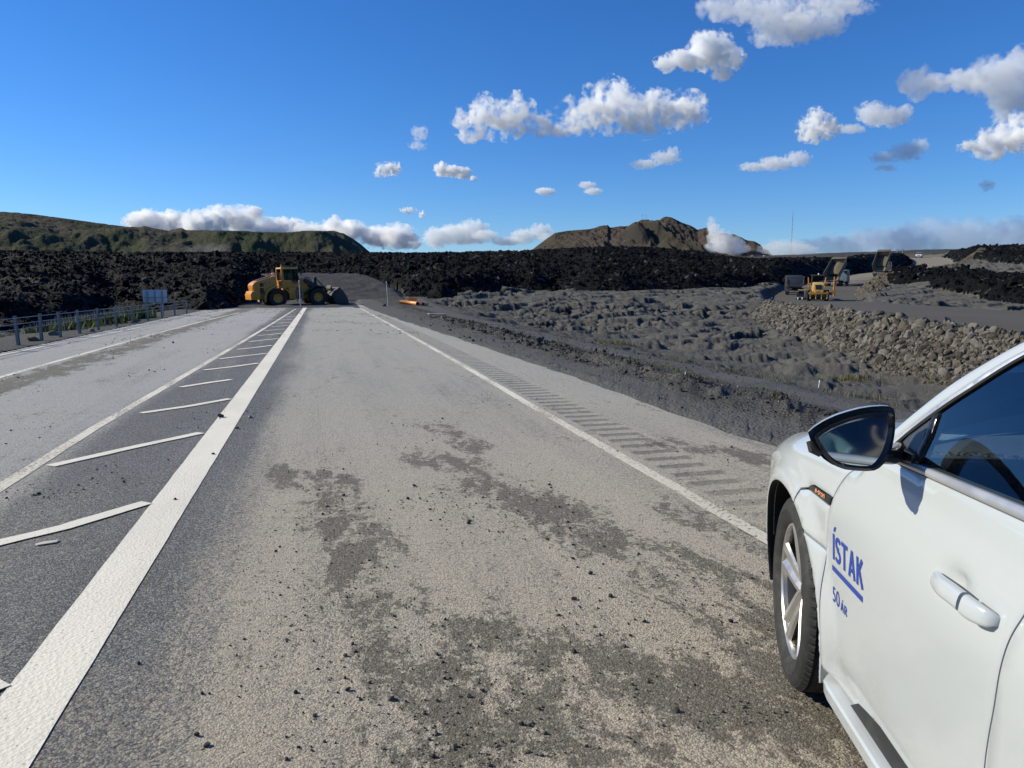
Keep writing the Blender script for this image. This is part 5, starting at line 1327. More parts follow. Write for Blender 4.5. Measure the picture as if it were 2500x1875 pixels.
def loader():
    e = empty('wheel_loader', (0, 0, 0))
    tag(e, 'yellow wheel loader parked side-on across the end of the road with its bucket lowered', 'wheel loader')
    # local: x forwards, y to its left, z up; origin on the ground below the rear axle
    for x, nm in ((0, 'wheel'), (3.25, 'wheel')):
        for s in (-1, 1): big_wheel(e, nm, (x, s*.98, .70), .72, .56)
    # rear hood
    m = MB(); m.prism([(-1.78, 1.22), (-1.82, 1.75), (-1.68, 1.93), (-1.45, 2.06), (-.25, 2.40), (.05, 2.40), (.05, 1.30), (-.2, 1.12)], -.78, .78, 'y', .05); m.build('engine_hood', M['yellow'], e)
    m = MB(); m.prism([(-1.35, 2.10), (-.35, 2.40), (-.35, 2.44), (-1.40, 2.135)], -.55, .55, 'y', .012); m.build('hood_grille', M['darkmetal'], e)
    m = MB(); m.prism([(-2.02, .62), (-2.05, 1.02), (-1.92, 1.28), (-1.35, 1.28), (-1.28, .95), (-1.35, .60)], -.95, .95, 'y', .06); m.build('counterweight', M['yellow'], e)
    for s in (-1, 1):
        for z0, z1 in ((1.63, 1.92), (1.20, 1.52)): MB().box((-1.12, s*.782, (z0+z1)/2), (.30, .016, z1-z0), bev=.006).build('side_grille', M['darkmetal'], e)
        MB().box((-.68, s*.785, 1.90), (.34, .014, .17), bev=.005).build('name_plate', M['darkmetal'], e)
        MB().box((-.68, s*.793, 1.90), (.22, .006, .06)).build('name_mark', M['white'], e)
        MB().box((-1.79, s*.62, 1.45), (.05, .16, .22), bev=.01).build('tail_lamp', M['redrail'], e)
        # rear fender
        f = MB(); a_ = np.radians(np.linspace(195, 25, 18)); prev = None
        for q in a_:
            p = [(1.02*math.cos(q), s*.68, .66+.98*math.sin(q)), (1.02*math.cos(q), s*1.27, .66+.98*math.sin(q)), (.97*math.cos(q), s*1.27, .66+.93*math.sin(q)), (.97*math.cos(q), s*.68, .66+.93*math.sin(q))]
            ring = [f.b.verts.new(v) for v in p]
            if prev:
                for k in range(4): f.b.faces.new((prev[k], prev[(k+1) % 4], ring[(k+1) % 4], ring[k]))
            else: f.b.faces.new(ring)
            prev = ring
        f.b.faces.new(prev[::-1]); f.build('rear_fender', M['yellow2'], e)
        f = MB(); prev = None
        for q in np.radians(np.linspace(150, 45, 12)):
            p = [(3.25+.95*math.cos(q), s*.70, .70+.92*math.sin(q)), (3.25+.95*math.cos(q), s*1.26, .70+.92*math.sin(q)), (3.25+.90*math.cos(q), s*1.26, .70+.87*math.sin(q)), (3.25+.90*math.cos(q), s*.70, .70+.87*math.sin(q))]
            ring = [f.b.verts.new(v) for v in p]
            if prev:
                for k in range(4): f.b.faces.new((prev[k], prev[(k+1) % 4], ring[(k+1) % 4], ring[k]))
            else: f.b.faces.new(ring)
            prev = ring
        f.b.faces.new(prev[::-1]); f.build('front_fender', M['darkmetal'], e)
    # frames
    m = MB(); m.prism([(-1.4, .62), (-1.3, 1.25), (1.75, 1.35), (1.85, .95), (1.55, .55), (.9, .50)], -.45, .45, 'y', .03); m.build('rear_frame', M['yellow'], e)
    m = MB(); m.prism([(.92, .60), (.92, 1.50), (1.50, 1.50), (1.50, .60)], -1.12, -.46, 'y', .03); m.build('fuel_tank', M['yellow'], e)
    m = MB(); m.prism([(.92, .60), (.92, 1.50), (1.50, 1.50), (1.50, .60)], .46, 1.12, 'y', .03); m.build('battery_box', M['yellow'], e)
    m = MB(); m.prism([(1.9, .55), (1.95, 1.4), (2.05, 2.0), (2.2, 2.24), (2.62, 2.22), (2.72, 1.85), (2.6, 1.5), (3.4, 1.2), (3.5, .75), (3.0, .62)], -.42, .42, 'y', .03); m.build('front_frame', M['yellow'], e)
    for z in (.42, .68, .94, 1.20): MB().box((1.72, -1.20, z), (.40, .26, .035)).build('step', M['galv'], e)
    for x in (1.51, 1.93): MB().box((x, -1.20, .85), (.03, .22, .95)).build('step_side', M['galv'], e)
    # cab
    m = MB(); m.prism([(.52, 1.48), (.48, 2.08), (1.25, 2.08), (1.45, 1.78), (1.95, 1.78), (1.98, 1.50)], -.72, .72, 'y', .03); cabl = m.build('cab_base', M['yellow'], e)
    for s in (-1, 1):
        m = MB(); m.tube([(.60, s*.66, 2.0), (.56, s*.66, 2.98)], .085, 8); m.build('cab_pillar', M['darkmetal'], e)
        MB().tube([(1.33, s*.70, 1.78), (1.33, s*.68, 2.98)], .045, 8).build('cab_pillar', M['darkmetal'], e); MB().tube([(1.93, s*.66, 1.78), (1.72, s*.64, 2.98)], .045, 8).build('cab_pillar', M['darkmetal'], e)
    for s in (-1, 1): MB().tube([(.57, s*.72, 1.95), (.53, s*.72, 2.98)], .10, 8).build('rear_pillar', M['yellow'], e)
    m = MB(); m.box((1.14, 0, 3.045), (1.36, 1.50, .13), bev=.05, seg=3); m.build('cab_roof', M['yellow2'], e)
    for s in (-1, 1):
        m = MB(); m.prism([(.64, 2.10), (.62, 2.97), (1.30, 2.97), (1.30, 2.10)], s*.70, s*.688, 'y'); m.build('side_window', M['cabglass'], e)
        m = MB(); m.prism([(1.36, 1.80), (1.36, 2.97), (1.71, 2.97), (1.91, 1.80)], s*.69, s*.678, 'y'); m.build('door_window', M['cabglass'], e)
    m = MB(); m.face([(1.93, -.64, 1.8), (1.93, .64, 1.8), (1.73, .62, 2.97), (1.73, -.62, 2.97)]); m.build('windscreen', M['cabglass'], e, 0)
    MB().box((.95, 0, 1.98), (.45, .5, .12), bev=.04).box((.75, 0, 2.3), (.14, .48, .6), bev=.05).build('cab_seat', M['seat'], e)
    MB().cyl((.62, -.3, 3.11), (.62, -.3, 3.17), .07, seg=14).cyl((.62, -.3, 3.17), (.62, -.3, 3.33), .065, .05, 14).build('beacon', M['beacon'], e)
    MB().tube([(1.75, -.72, 3.0), (1.95, -.92, 2.95), (1.97, -.95, 2.75)], .02, 6).box((1.99, -.95, 2.62), (.05, .20, .32), bev=.015).build('side_mirror', M['darkmetal'], e)
    for s in (-1, 1): MB().cyl((1.78, s*.5, 3.05), (1.86, s*.5, 3.05), .07, seg=12).build('work_lamp', M['lampglass'], e)
    # rails, air intake, exhaust behind the cab
    for s in (-1, 1): MB().tube([(-.22, s*.70, 2.38), (-.22, s*.70, 2.68), (.36, s*.70, 2.70), (.42, s*.70, 2.40)], .025, 6).tube([(-.22, s*.70, 2.53), (.40, s*.70, 2.54)], .02, 6).build('hand_rail', M['redrail'], e)
    MB().cyl((-.02, -.30, 2.38), (-.02, -.30, 2.62), .12, seg=16).ball((-.02, -.30, 2.64), .16, 2, (1, 1, .5)).build('air_intake', M['white'], e)
    MB().tube([(.18, .35, 2.38), (.18, .35, 2.80), (.08, .35, 2.92)], .05, 10).build('exhaust_pipe', M['steel'], e)
    # boom, links, tilt cylinder
    for s in (-1, 1):
        m = MB(); m.prism([(2.28, 2.10), (2.42, 2.20), (3.35, 1.72), (3.75, 1.42), (4.72, .46), (4.62, .24), (4.40, .30), (3.55, 1.12), (3.1, 1.42), (2.3, 1.92)], s*.62-.06, s*.62+.06, 'y', .015); m.build('lift_arm', M['darkmetal'], e)
        MB().cyl((2.30, s*.55, .95), (2.75, s*.58, 1.22), .085, seg=12).cyl((2.75, s*.58, 1.22), (3.45, s*.62, 1.55), .05, seg=12).build('lift_cylinder', M['steel'], e)
    m = MB(); m.prism([(3.26, 1.48), (3.28, 2.26), (3.42, 2.36), (3.52, 2.28), (3.52, 1.45)], -.12, .12, 'y', .02); m.build('tilt_lever', M['darkmetal'], e)
    MB().cyl((3.50, 0, 2.20), (4.02, 0, 1.60), .05, seg=12).cyl((4.02, 0, 1.60), (4.42, 0, 1.05), .09, seg=12).build('tilt_cylinder', M['steel'], e)
    MB().box((3.6, 0, 1.30), (.16, 1.2, .22), bev=.02).build('cross_tube', M['darkmetal'], e)
    for k, s in enumerate((-.2, .2)): MB().tube([(2.45, s, 2.18), (2.75, s*1.2, 2.30), (3.05, s*1.2, 2.0), (3.2, s, 1.7)], .028, 6).build('hose', M['darkmetal'], e)
    # bucket: curved shell with cheeks, opening forwards
    out_ = [(5.85, .06), (5.2, .05), (4.75, .08), (4.52, .28), (4.45, .62), (4.50, .95), (4.72, 1.22), (5.02, 1.46)]
    inn_ = [(5.02, 1.40), (4.78, 1.16), (4.58, .90), (4.53, .62), (4.60, .34), (4.80, .16), (5.2, .11), (5.85, .09)]
    m = MB(); m.prism(out_+inn_, -1.28, 1.28, 'y'); m.build('bucket', M['bucket'], e)
    for s in (-1, 1):
        m = MB(); m.prism([(5.80, .065), (5.74, .38), (5.55, .80), (5.36, 1.10), (5.05, 1.44), (4.72, 1.18), (4.50, .90), (4.46, .62), (4.54, .30), (4.76, .09)], s*1.28, s*1.25, 'y', .004); m.build('bucket_cheek', M['bucket'], e)
    MB().box((5.88, 0, .07), (.14, 2.62, .035)).build('cutting_edge', M['steel'], e)
    MB().prism([(4.50, 1.35), (4.58, 1.62), (4.70, 1.30), (4.62, 1.15)], -.5, .5, 'y', .01).build('spill_guard', M['bucket'], e)
    return e
LD = loader()
pr_ = dep(675, 748, 59.2); pf_ = dep(776, 741.5, 61.0)
yaw = math.atan2(pf_[1]-pr_[1], pf_[0]-pr_[0])
LD.location = (pr_[0]-.15, pr_[1]+.3, pr_[2]-.03); LD.rotation_euler = (0, -R(1.3), yaw); LD.scale = (1, 1, 1)

# ------------------------------------------------------------------ dump trucks on the new road
M['tipper'] = plain_mat('dusty grey tipper steel', (.13, .115, .085), .6, .2, .2, 1.5, dirt=((.16, .135, .10), .5))
M['truckblue'] = plain_mat('pale blue truck cab', (.11, .15, .20), .4, 0, .1, 2, dirt=((.25, .22, .17), .4))
M['truckgrey'] = plain_mat('dark truck cab', (.06, .065, .075), .4, 0, .1, 2, dirt=((.2, .17, .13), .4))
M['load'] = plain_mat('sand coloured gravel load', (.14, .105, .065), .95, 0, .3, 4)
def truck(label, p, yaw, tilt, cabmat, load):
    e = empty('dump_truck', p, yaw)                      # local: y forwards, x right; the tail is at y = 0
    tag(e, label, 'dump truck', 'dump trucks on the new gravel road')
    for s in (-1, 1): MB().box((s*.42, 3.6, .92), (.14, 7.4, .26), bev=.02).build('chassis_rail', M['darkmetal'], e)
    for y in (.95, 2.25, 6.1):
        for s in (-1, 1): big_wheel(e, 'wheel', (s*1.0, y, .52), .52, .46 if y < 4 else .32, ax='x', mat_rim=M['galv'], lugs=14)
    MB().box((0, .10, .62), (2.3, .12, .14), bev=.02).build('underrun_bar', M['galv'], e)
    for s in (-1, 1):
        MB().box((s*.95, .05, .80), (.40, .06, .14), bev=.01).build('tail_lamp', M['redrail'], e)
        MB().box((s*1.0, .45, .45), (.55, .02, .55)).build('mud_flap', M['darkmetal'], e)
    m = MB(); m.prism([(5.35, .75), (5.35, 2.55), (5.55, 2.95), (6.9, 2.95), (7.25, 2.0), (7.35, 1.4), (7.35, .60), (6.6, .60), (6.5, .95), (5.7, .95)], -1.2, 1.2, 'x', .06); m.build('cab', cabmat, e)
    for s in (-1, 1):
        m = MB(); m.prism([(5.9, 1.95), (5.9, 2.7), (6.75, 2.7), (7.0, 1.95)], s*1.207, s*1.20, 'x'); m.build('side_window', M['cabglass'], e)
        MB().tube([(s*1.2, 7.0, 2.5), (s*1.45, 7.1, 2.45)], .025, 6).box((s*1.50, 7.08, 2.2), (.18, .10, .55), bev=.03).build('side_mirror', M['darkmetal'], e)
    MB().box((0, 7.24, 2.28), (2.1, .04, .8), (R(-20), 'X')).build('windscreen', M['cabglass'], e)
    # trough bed hinged at the tail
    bed = empty('tipper_bed', (0, .35, 1.12)); bed.parent = e; bed.rotation_euler = (tilt, 0, 0)
    w_, h_, L = 1.25, 1.50, 4.95
    secO = [(-w_, h_), (-w_, .55), (-w_+.15, .22), (-w_+.45, .03), (-.5, 0), (.5, 0), (w_-.45, .03), (w_-.15, .22), (w_, .55), (w_, h_)]
    secI = [(w_-.07, h_), (w_-.07, .56), (w_-.20, .27), (w_-.48, .10), (.5, .07), (-.5, .07), (-w_+.48, .10), (-w_+.20, .27), (-w_+.07, .56), (-w_+.07, h_)]
    m = MB(); m.prism(secO+secI, -.45, L, 'y'); m.build('trough', M['tipper'], bed)
    m = MB(); m.prism(secO, L, L+.08, 'y', .01); m.build('headboard', M['tipper'], bed)
    MB().box((0, L+.35, h_+.10), (2.5, .85, .07), bev=.02).build('cab_guard', M['tipper'], bed)
    for s in (-1, 1): MB().tube([(s*w_, -.45, h_), (s*w_, L, h_)], .06, 8).build('top_rail', M['tipper'], bed)
    for y in (.4, 1.6, 2.8, 4.0):
        for s in (-1, 1): MB().box((s*(w_+.035), y, .95), (.07, .12, 1.1)).build('bed_rib', M['tipper'], bed)
    if load:
        m = MB(); rows = []
        for i in range(9):
            y = 1.2+i*.46; hh = load*(.35+.65*math.sin(math.pi*min(1, (i+1)/7)*.55))
            rows.append([m.b.verts.new((-w_+.09+(2*w_-.18)*k/6, y, .10+hh*(1-.35*abs(k-3)/3)+.04*math.sin(i*3+k*5))) for k in range(7)])
        for a, b in zip(rows, rows[1:]):
            for k in range(6): m.b.faces.new((a[k], a[k+1], b[k+1], b[k]))
        m.build('load', M['load'], bed)
    if tilt > .1:
        MB().cyl((0, 4.9, 1.0), (0, .35+4.5*math.cos(tilt), 1.12+4.5*math.sin(tilt)), .09, seg=10).build('tipping_ram', M['steel'], e)
    else:
        m = MB(); m.prism([(-w_+.02, h_-.02), (-w_+.02, .5), (-w_+.40, .08), (w_-.40, .08), (w_-.02, .5), (w_-.02, h_-.02)], -.50, -.46, 'y', .01); m.build('tailgate', M['truckgrey'], bed)
        MB().tube([(-w_+.12, -.52, h_-.25), (-w_+.12, -.52, .55), (-w_+.5, -.52, .2), (w_-.5, -.52, .2), (w_-.12, -.52, .55), (w_-.12, -.52, h_-.25)], .035, 6).build('tailgate_rib', M['tipper'], bed)
    return e
def road_at(p):
    """snap to the haul road height"""
    d, z, s = road_dist(np.array([p[0]]), np.array([p[1]])); return (p[0], p[1], float(z[0]))
truck('dump truck with its bed down beside the yellow grader, seen from behind', road_at(dep(1940, 717, 108)), -R(33), 0.0, M['truckgrey'], 0)
truck('pale blue dump truck with raised bed right behind the yellow grader', road_at(dep(2030, 692, 128)), -R(52), R(28), M['truckblue'], .9)
truck('dump truck with its bed raised high, alone farther up the pale gravel road', road_at(dep(2146, 669, 150)), -R(50), R(31), M['truckgrey'], .4)

# ------------------------------------------------------------------ grader, seen from behind
def grader():
    e = empty('motor_grader', road_at(dep(1997, 733, 91)), -R(34))
    tag(e, 'yellow grader with a dark cab and rear ripper working on the new gravel road', 'grader')
    m = MB(); m.prism([(0, 1.15), (0, 2.0), (.12, 2.18), (2.3, 2.32), (2.3, 1.10)], -.62, .62, 'x', .05); m.build('engine_hood', M['yellow2'], e)
    MB().box((0, -.012, 1.72), (.72, .03, .55), bev=.01).build('rear_grille', M['darkmetal'], e)
    for s in (-1, 1):
        MB().cyl((s*.48, -.05, 1.98), (s*.48, .02, 1.98), .085, seg=14).build('rear_lamp', M['lampglass'], e)
        for y in (.75, 2.15): big_wheel(e, 'wheel', (s*1.02, y, .68), .68, .46, ax='x', mat_rim=M['yellow'], lugs=18)
        big_wheel(e, 'wheel', (s*1.02, 8.0, .66), .66, .40, ax='x', mat_rim=M['yellow'], lugs=18)
        MB().box((s*.72, 1.45, .75), (.16, 1.9, .34), bev=.03).build('tandem_case', M['yellow'], e)
    MB().prism([(2.2, 1.1), (2.2, 1.6), (4.2, 1.9), (7.4, 1.75), (8.3, 1.1), (8.3, .8), (7.9, .8), (7.0, 1.45), (4.2, 1.5)], -.17, .17, 'x', .03).build('main_frame', M['yellow'], e)
    MB().box((0, 3.05, 1.65), (1.35, 1.35, .7), bev=.04).build('cab_base', M['yellow'], e)
    for sx_ in (-1, 1):
        for y in (2.45, 3.65): MB().tube([(sx_*.70, y, 1.9), (sx_*.66, y, 3.15)], .05, 8).build('cab_pillar', M['darkmetal'], e)
        m = MB(); m.prism([(2.5, 2.0), (2.5, 3.1), (3.6, 3.1), (3.6, 2.0)], sx_*.69, sx_*.68, 'x'); m.build('side_window', M['cabglass'], e)
    MB().box((0, 2.44, 2.55), (1.25, .02, 1.05)).build('rear_window', M['cabglass'], e)
    MB().box((0, 3.05, 3.2), (1.62, 1.55, .12), bev=.04).build('cab_roof', M['truckgrey'], e)
    MB().cyl((.05, 2.6, 3.26), (.05, 2.6, 3.44), .09, .07, 12).build('beacon', M['white'], e)
    # blade swung out to the left, its circle and lift rams
    Bm = Matrix.Translation((-.55, 5.1, .42)) @ Matrix.Rotation(R(28), 4, 'Z')
    m = MB(); m.prism([(.16, -.36), (.02, -.22), (-.04, 0), (.0, .22), (.12, .36), (.15, .36), (.03, .2), (-.0, 0), (.06, -.2), (.2, -.36)], -2.1, 2.1, 'x'); bmesh.ops.transform(m.b, matrix=Bm, verts=m.b.verts[:]); m.build('blade', M['steel'], e)
    MB().lathe([(.62, -.05), (.70, -.05), (.70, .05), (.62, .05), (.62, -.05)], (0, 5.0, .92), 'z', 32).build('blade_circle', M['steel'], e)
    for s in (-1, 1):
        MB().cyl((s*.75, 5.0, .95), (s*.95, 4.7, 1.7), .045, seg=10).cyl((s*.95, 4.7, 1.7), (s*1.05, 4.6, 2.95), .075, seg=12).build('lift_ram', M['yellow'], e)
    MB().tube([(-1.1, 4.65, 2.1), (0, 4.65, 2.25), (1.1, 4.65, 2.1)], .09, 8).build('ram_yoke', M['yellow'], e)
    # ripper
    MB().box((0, -.75, .95), (2.3, .22, .24), bev=.03).build('ripper_beam', M['yellow'], e)
    for x in (-.95, -.32, .32, .95): MB().prism([(-.86, 1.22), (-.64, 1.22), (-.64, .50), (-.82, .30), (-.95, .28), (-.84, .52)], x-.045, x+.045, 'x', .01).build('ripper_tooth', M['yellow2'], e)
    for x in (-.42, .42): MB().cyl((x, -.05, 1.25), (x, -.62, 1.05), .06, seg=10).box((x, -.35, .80), (.10, .75, .12), bev=.02).build('ripper_link', M['yellow'], e)
    # plate compactor arm with its wheel on the left
    MB().box((-1.75, .2, 1.35), (1.15, .28, .14), bev=.03).build('side_arm', M['yellow2'], e)
    MB().box((-1.52, .15, .78), (.16, .30, 1.1), bev=.03).build('side_post', M['galv'], e)
    MB().box((-2.05, -.1, .45), (.85, .5, .14), bev=.03).build('compactor_plate', M['galv'], e)
    for x in (-2.35, -1.85): MB().cyl((x-.06, -.35, .22), (x+.06, -.35, .22), .21, seg=16).build('plate_wheel', M['white'], e)
    MB().box((1.62, .2, 1.15), (.9, .22, .12), bev=.03).build('side_arm', M['yellow'], e)
    MB().cyl((1.75, .2, .55), (1.75, .2, 1.7), .10, seg=12).cyl((1.75, .2, 1.7), (1.75, .2, 2.95), .07, seg=12).build('tall_ram', M['yellow'], e)
    return e
grader()
def far_pickup(p, yaw):
    e = empty('pickup_truck', p, yaw)
    MB().prism([(-2.6, .55), (-2.6, 1.15), (-.9, 1.2), (1.0, 1.2), (2.3, 1.05), (2.5, .95), (2.5, .55)], -.95, .95, 'x', .05).build('body', M['white'], e) if False else None
    m = MB(); m.prism([(-2.6, .55), (-2.6, 1.2), (.9, 1.2), (2.35, 1.05), (2.5, .9), (2.5, .5)], -.95, .95, 'x', .06); m.build('body', M['white'], e)
    m = MB(); m.prism([(-2.2, 1.2), (-1.9, 1.85), (.1, 1.88), (.9, 1.2)], -.82, .82, 'x', .08); m.build('cabin', M['truckgrey'], e)
    m = MB(); m.box((0, -.9, 1.90), (1.5, 1.9, .06), bev=.02); m.build('roof', M['white'], e)
    for s in (-1, 1):
        for y in (-1.6, 1.6): big_wheel(e, 'wheel', (s*.85, y, .38), .38, .26, ax='x', mat_rim=M['galv'], lugs=12)
        MB().box((s*.7, 2.48, .82), (.36, .08, .18), bev=.02).build('headlight', M['lampglass'], e)
    MB().box((0, 2.5, .8), (.8, .06, .2), bev=.02).build('grille', M['darkmetal'], e)
    tag(e, 'small white pickup coming over the crest of the pale gravel road', 'pickup'); return e
far_pickup(road_at(dep(2243, 630, 258)), R(135))

# ------------------------------------------------------------------ rope barrier and sign on the left verge
def gz(x, y):
    z, zo = shape(np.array([float(x)]), np.array([float(y)]), True); return float(z[0])
B = empty('rope_barrier', (-7.8, 18, 0))
tag(B, 'low wire rope barrier on grey steel posts along the left side of the road', 'barrier')
pys = [20.6, 22.3, 24.0, 25.5, 27.3, 29.3, 31.6, 34.0, 36.6, 39.4, 42.4, 45.6]
pxs = [-7.86+.018*max(0, y-24) for y in pys]
pys = [16.9, 18.7]+pys; pxs = [-7.9, -7.88]+pxs
for x, y in zip(pxs, pys):
    z = gz(x, y); m = MB()
    m.prism([(-.032, -.05), (.032, -.05), (.032, -.042), (-.024, -.042), (-.024, .042), (.032, .042), (.032, .05), (-.032, .05)], -.1, .78, 'z')
    bmesh.ops.transform(m.b, matrix=Matrix.Translation((x+7.8, y-18, z)) @ Matrix.Rotation(random.uniform(-.05, .05), 4, 'Y'), verts=m.b.verts[:])
    p = m.build('post', M['galv'], B)
for hz in (.72, .56, .42):
    MB().tube([(x+7.8, y-18, gz(x, y)+hz) for x, y in zip(pxs, pys)], .011, 6).build('cable', M['galv'], B)
sp = dep(335, 716, 38.5); sp[2] = 0
M['signback'] = plain_mat('grey sign back', (.42, .46, .52), .45, .3, .1, 3)
S_ = empty('road_sign', tuple(sp), R(8))
tag(S_, 'back of a grey rectangular road sign on steel posts behind the rope barrier', 'road sign')
wS, z0, z1 = 1.12, 1.02, 1.70
c_ = dep(379, 733, 39.0); S_.location = (c_[0], c_[1], 0)
MB().box((0, 0, 1.02), (1.16, .03, .66), bev=.012).build('panel', M['signback'], S_)
for x in (-.36, 0, .36): MB().box((x, -.035, 1.02), (.055, .04, .64), bev=.006).build('rail', M['galv'], S_)
MB().box((0, -.03, .95), (1.12, .03, .035)).build('crossbar', M['galv'], S_)
for x in (-.36, .36): MB().cyl((x, -.07, -.6), (x, -.07, 1.32), .035, seg=12).build('post', M['galv'], S_)

# ------------------------------------------------------------------ stakes, pipes, planks
M['stake'] = plain_mat('weathered white stake', (.50, .50, .48), .7)
M['pipe'] = plain_mat('orange plastic pipe', (.80, .29, .05), .45, 0, .1, 3, dirt=((.30, .22, .15), .4))
M['plank'] = plain_mat('pale plank', (.55, .50, .40), .8, 0, .25, 6)
def stake(px, yb, yt, D, lean, label):
    b = dep(px, yb, D); t = dep(px+lean, yt, D); e = empty('marker_stake', (b[0], b[1], b[2]))
    d = t-b
    MB().cyl((0, 0, -.2), tuple(d), .035, .03, 8).build('shaft', M['stake'], e)
    MB().cyl(tuple(d*.93), tuple(d*1.0), .038, .034, 8).build('reflector', M['white'], e)
    tag(e, label, 'marker stake', 'white marker stakes by the road end')
stake(734, 746, 684, 57.0, -4, 'thin white stake standing in front of the wheel loader')
stake(948, 748, 687, 57.5, -5, 'thin white stake standing alone between the loader and the orange pipes')
def pipe(p0, p1, r, bow, label):
    a, b = np.array(p0), np.array(p1); e = empty('pipe', tuple(a)); d = b-a; n = np.array([-d[1], d[0], 0]); n /= np.linalg.norm(n)
    pts = [tuple(d*t+n*bow*math.sin(math.pi*t)+np.array([0, 0, r+.02])) for t in np.linspace(0, 1, 9)]
    MB().tube(pts, r, 14).build('pipe_wall', M['pipe'], e)
    for q, w in ((pts[0], pts[1]), (pts[-1], pts[-2])):
        q = np.array(q); dd = q-np.array(w); dd /= np.linalg.norm(dd); MB().cyl(tuple(q-dd*.02), tuple(q+dd*.012), r*.82, seg=14).build('opening', M['inner'], e)
    tag(e, label, 'pipe', 'orange pipes by the gravel mound')
def gp(px, py, D): p = dep(px, py, D); return (p[0], p[1], gz(p[0], p[1]))
pipe(gp(976, 732, 66), gp(1019, 738, 65), .17, .25, 'longest of the orange plastic pipes lying by the gravel mound')
p = gp(995, 736, 66.5); q = gp(1016, 733, 67); pipe((p[0], p[1], p[2]+.33), (q[0], q[1], q[2]+.33), .16, 0, 'orange pipe lying across the top of the longest one')
pipe(gp(1021, 738, 66), gp(1031, 738, 67.2), .15, 0, 'short orange pipe piece showing its open end')
pipe(gp(1033, 738, 66), gp(1043, 738, 67), .15, 0, 'farthest right short brownish orange pipe piece')
def plank(name, px, py, D, size, rz, label, cat):
    p = gp(px, py, D); m = MB(); m.box((0, 0, size[2]/2+.02), size, bev=size[2]*.2)
    o = m.build(name, M['plank']); o.location = p; o.rotation_euler = (R(3), R(2), rz); tag(o, label, cat)
plank('plank', 1066, 765, 40, (.95, .16, .05), .1, 'pale loose plank lying on the dark gravel beyond the verge', 'plank')
e_ = ground(117, 1327); m = MB(); m.prism([(-.06, -.02), (.045, -.028), (.06, .012), (-.02, .03), (-.065, .012)], 0, .006, 'z', .002); o = m.build('flat_chip', M['plank']); o.location = (e_[0], e_[1], .004); o.rotation_euler = (0, 0, .4); tag(o, 'flat pale chip lying on the asphalt below the second nearest hatch bar', 'chip')
p = gp(1996, 945, 19.5); e = empty('marker_peg', p); MB().cyl((0, 0, -.1), (.06, 0, .26), .014, .012, 8).build('shaft', M['white'], e); MB().box((.06, 0, .25), (.035, .03, .05), bev=.005).build('cap', M['white'], e); tag(e, 'small white peg standing on the gravel track below the stone embankment', 'peg')

# ------------------------------------------------------------------ broken stone on the embankment
def m_riprap():
    a = N('broken rock'); r_ = a.n('ObjectInfo').outputs['Random']; i_ = a.n('NewGeometry').outputs['Random Per Island']
    t = a.math('FRACT', a.math('ADD', r_, i_)); p = a.pos(); f = a.noise(p, 9, 6, .7)
    c = a.mix(a.ramp(t, 0, 1), (.055, .049, .041), (.205, .172, .130))
    c = a.mix(a.ramp(t, .6, .62, 0, .45), c, (.15, .15, .15))
    c = a.mix(a.ramp(f, .35, .7, 0, .5), c, (.07, .064, .056))
    return a.surf(a.bsdf(c, .92, 0, a.bump(a.math('ADD', f, a.noise(p, 40, 4, .7)), .8, .03), .2))
M['riprap'] = m_riprap()
rg = np.random.default_rng(11)
cand = []
S2 = np.linspace(0, 1, 400)
pts = catmull(ROAD, 24)
pts = pts[(pts[:, 1] > -2) & (pts[:, 1] < 106)]
n = 80000
k = rg.integers(0, len(pts)-1, n); t = rg.random(n)
base = pts[k]+(pts[k+1]-pts[k])*t[:, None]; dr = pts[k+1]-pts[k]; dr = dr[:, :2]/np.linalg.norm(dr[:, :2], axis=1)[:, None]
side_ = np.where(rg.random(n) < .96, -1, 1)
lat = 5.25+rg.random(n)**.9*3.6
X = base[:, 0]+dr[:, 1]*lat*side_; Y = base[:, 1]-dr[:, 0]*lat*side_
z, zo = shape(X, Y, True)
ok = ((zo == 5) | ((lat < 5.6) & (zo == 4) & (rg.random(n) < .5))) & ~((side_ > 0) & (Y < 70)) & (np.hypot(X, Y) > 8)
X, Y, z = X[ok], Y[ok], z[ok]; D = np.hypot(X, Y)
S = np.clip(np.exp(rg.normal(-2.84, .58, len(X))), .028, .27)*np.clip(D/30, .9, 1.25)
app = S/D
vis = (np.degrees(np.arctan2(X, Y)) < 49.5)&(Y > 5)
order = np.argsort(-np.where(vis, app, 0))
own = order[:290]; rest = np.setdiff1d(np.arange(len(X)), own)
RS = [rock_shape(100+s, 2) for s in range(7)]
rme = []
for sv, sf in RS:
    me = np_mesh('embankment_stone', sv, sf, False); me.materials.append(M['riprap']); rme.append(me)
for i, q in enumerate(own):
    o = bpy.data.objects.new('embankment_stone', rme[i % len(rme)]); COL.objects.link(o)
    o.location = (X[q], Y[q], z[q]+S[q]*.25); o.rotation_euler = tuple(rg.uniform(0, 6.28, 3)); o.scale = (S[q],)*3
    tag(o, 'broken grey brown stone piled on the side of the raised gravel road', 'stone', 'stones on the embankment')
tag(scatter('embankment_rubble', np.stack([X, Y, z+S*.2], 1)[rest], S[rest], [rock_shape(200+s, 1) for s in range(8)], M['riprap'], rg), 'loose broken stone covering the side of the raised gravel road', 'rubble', kind='stuff')

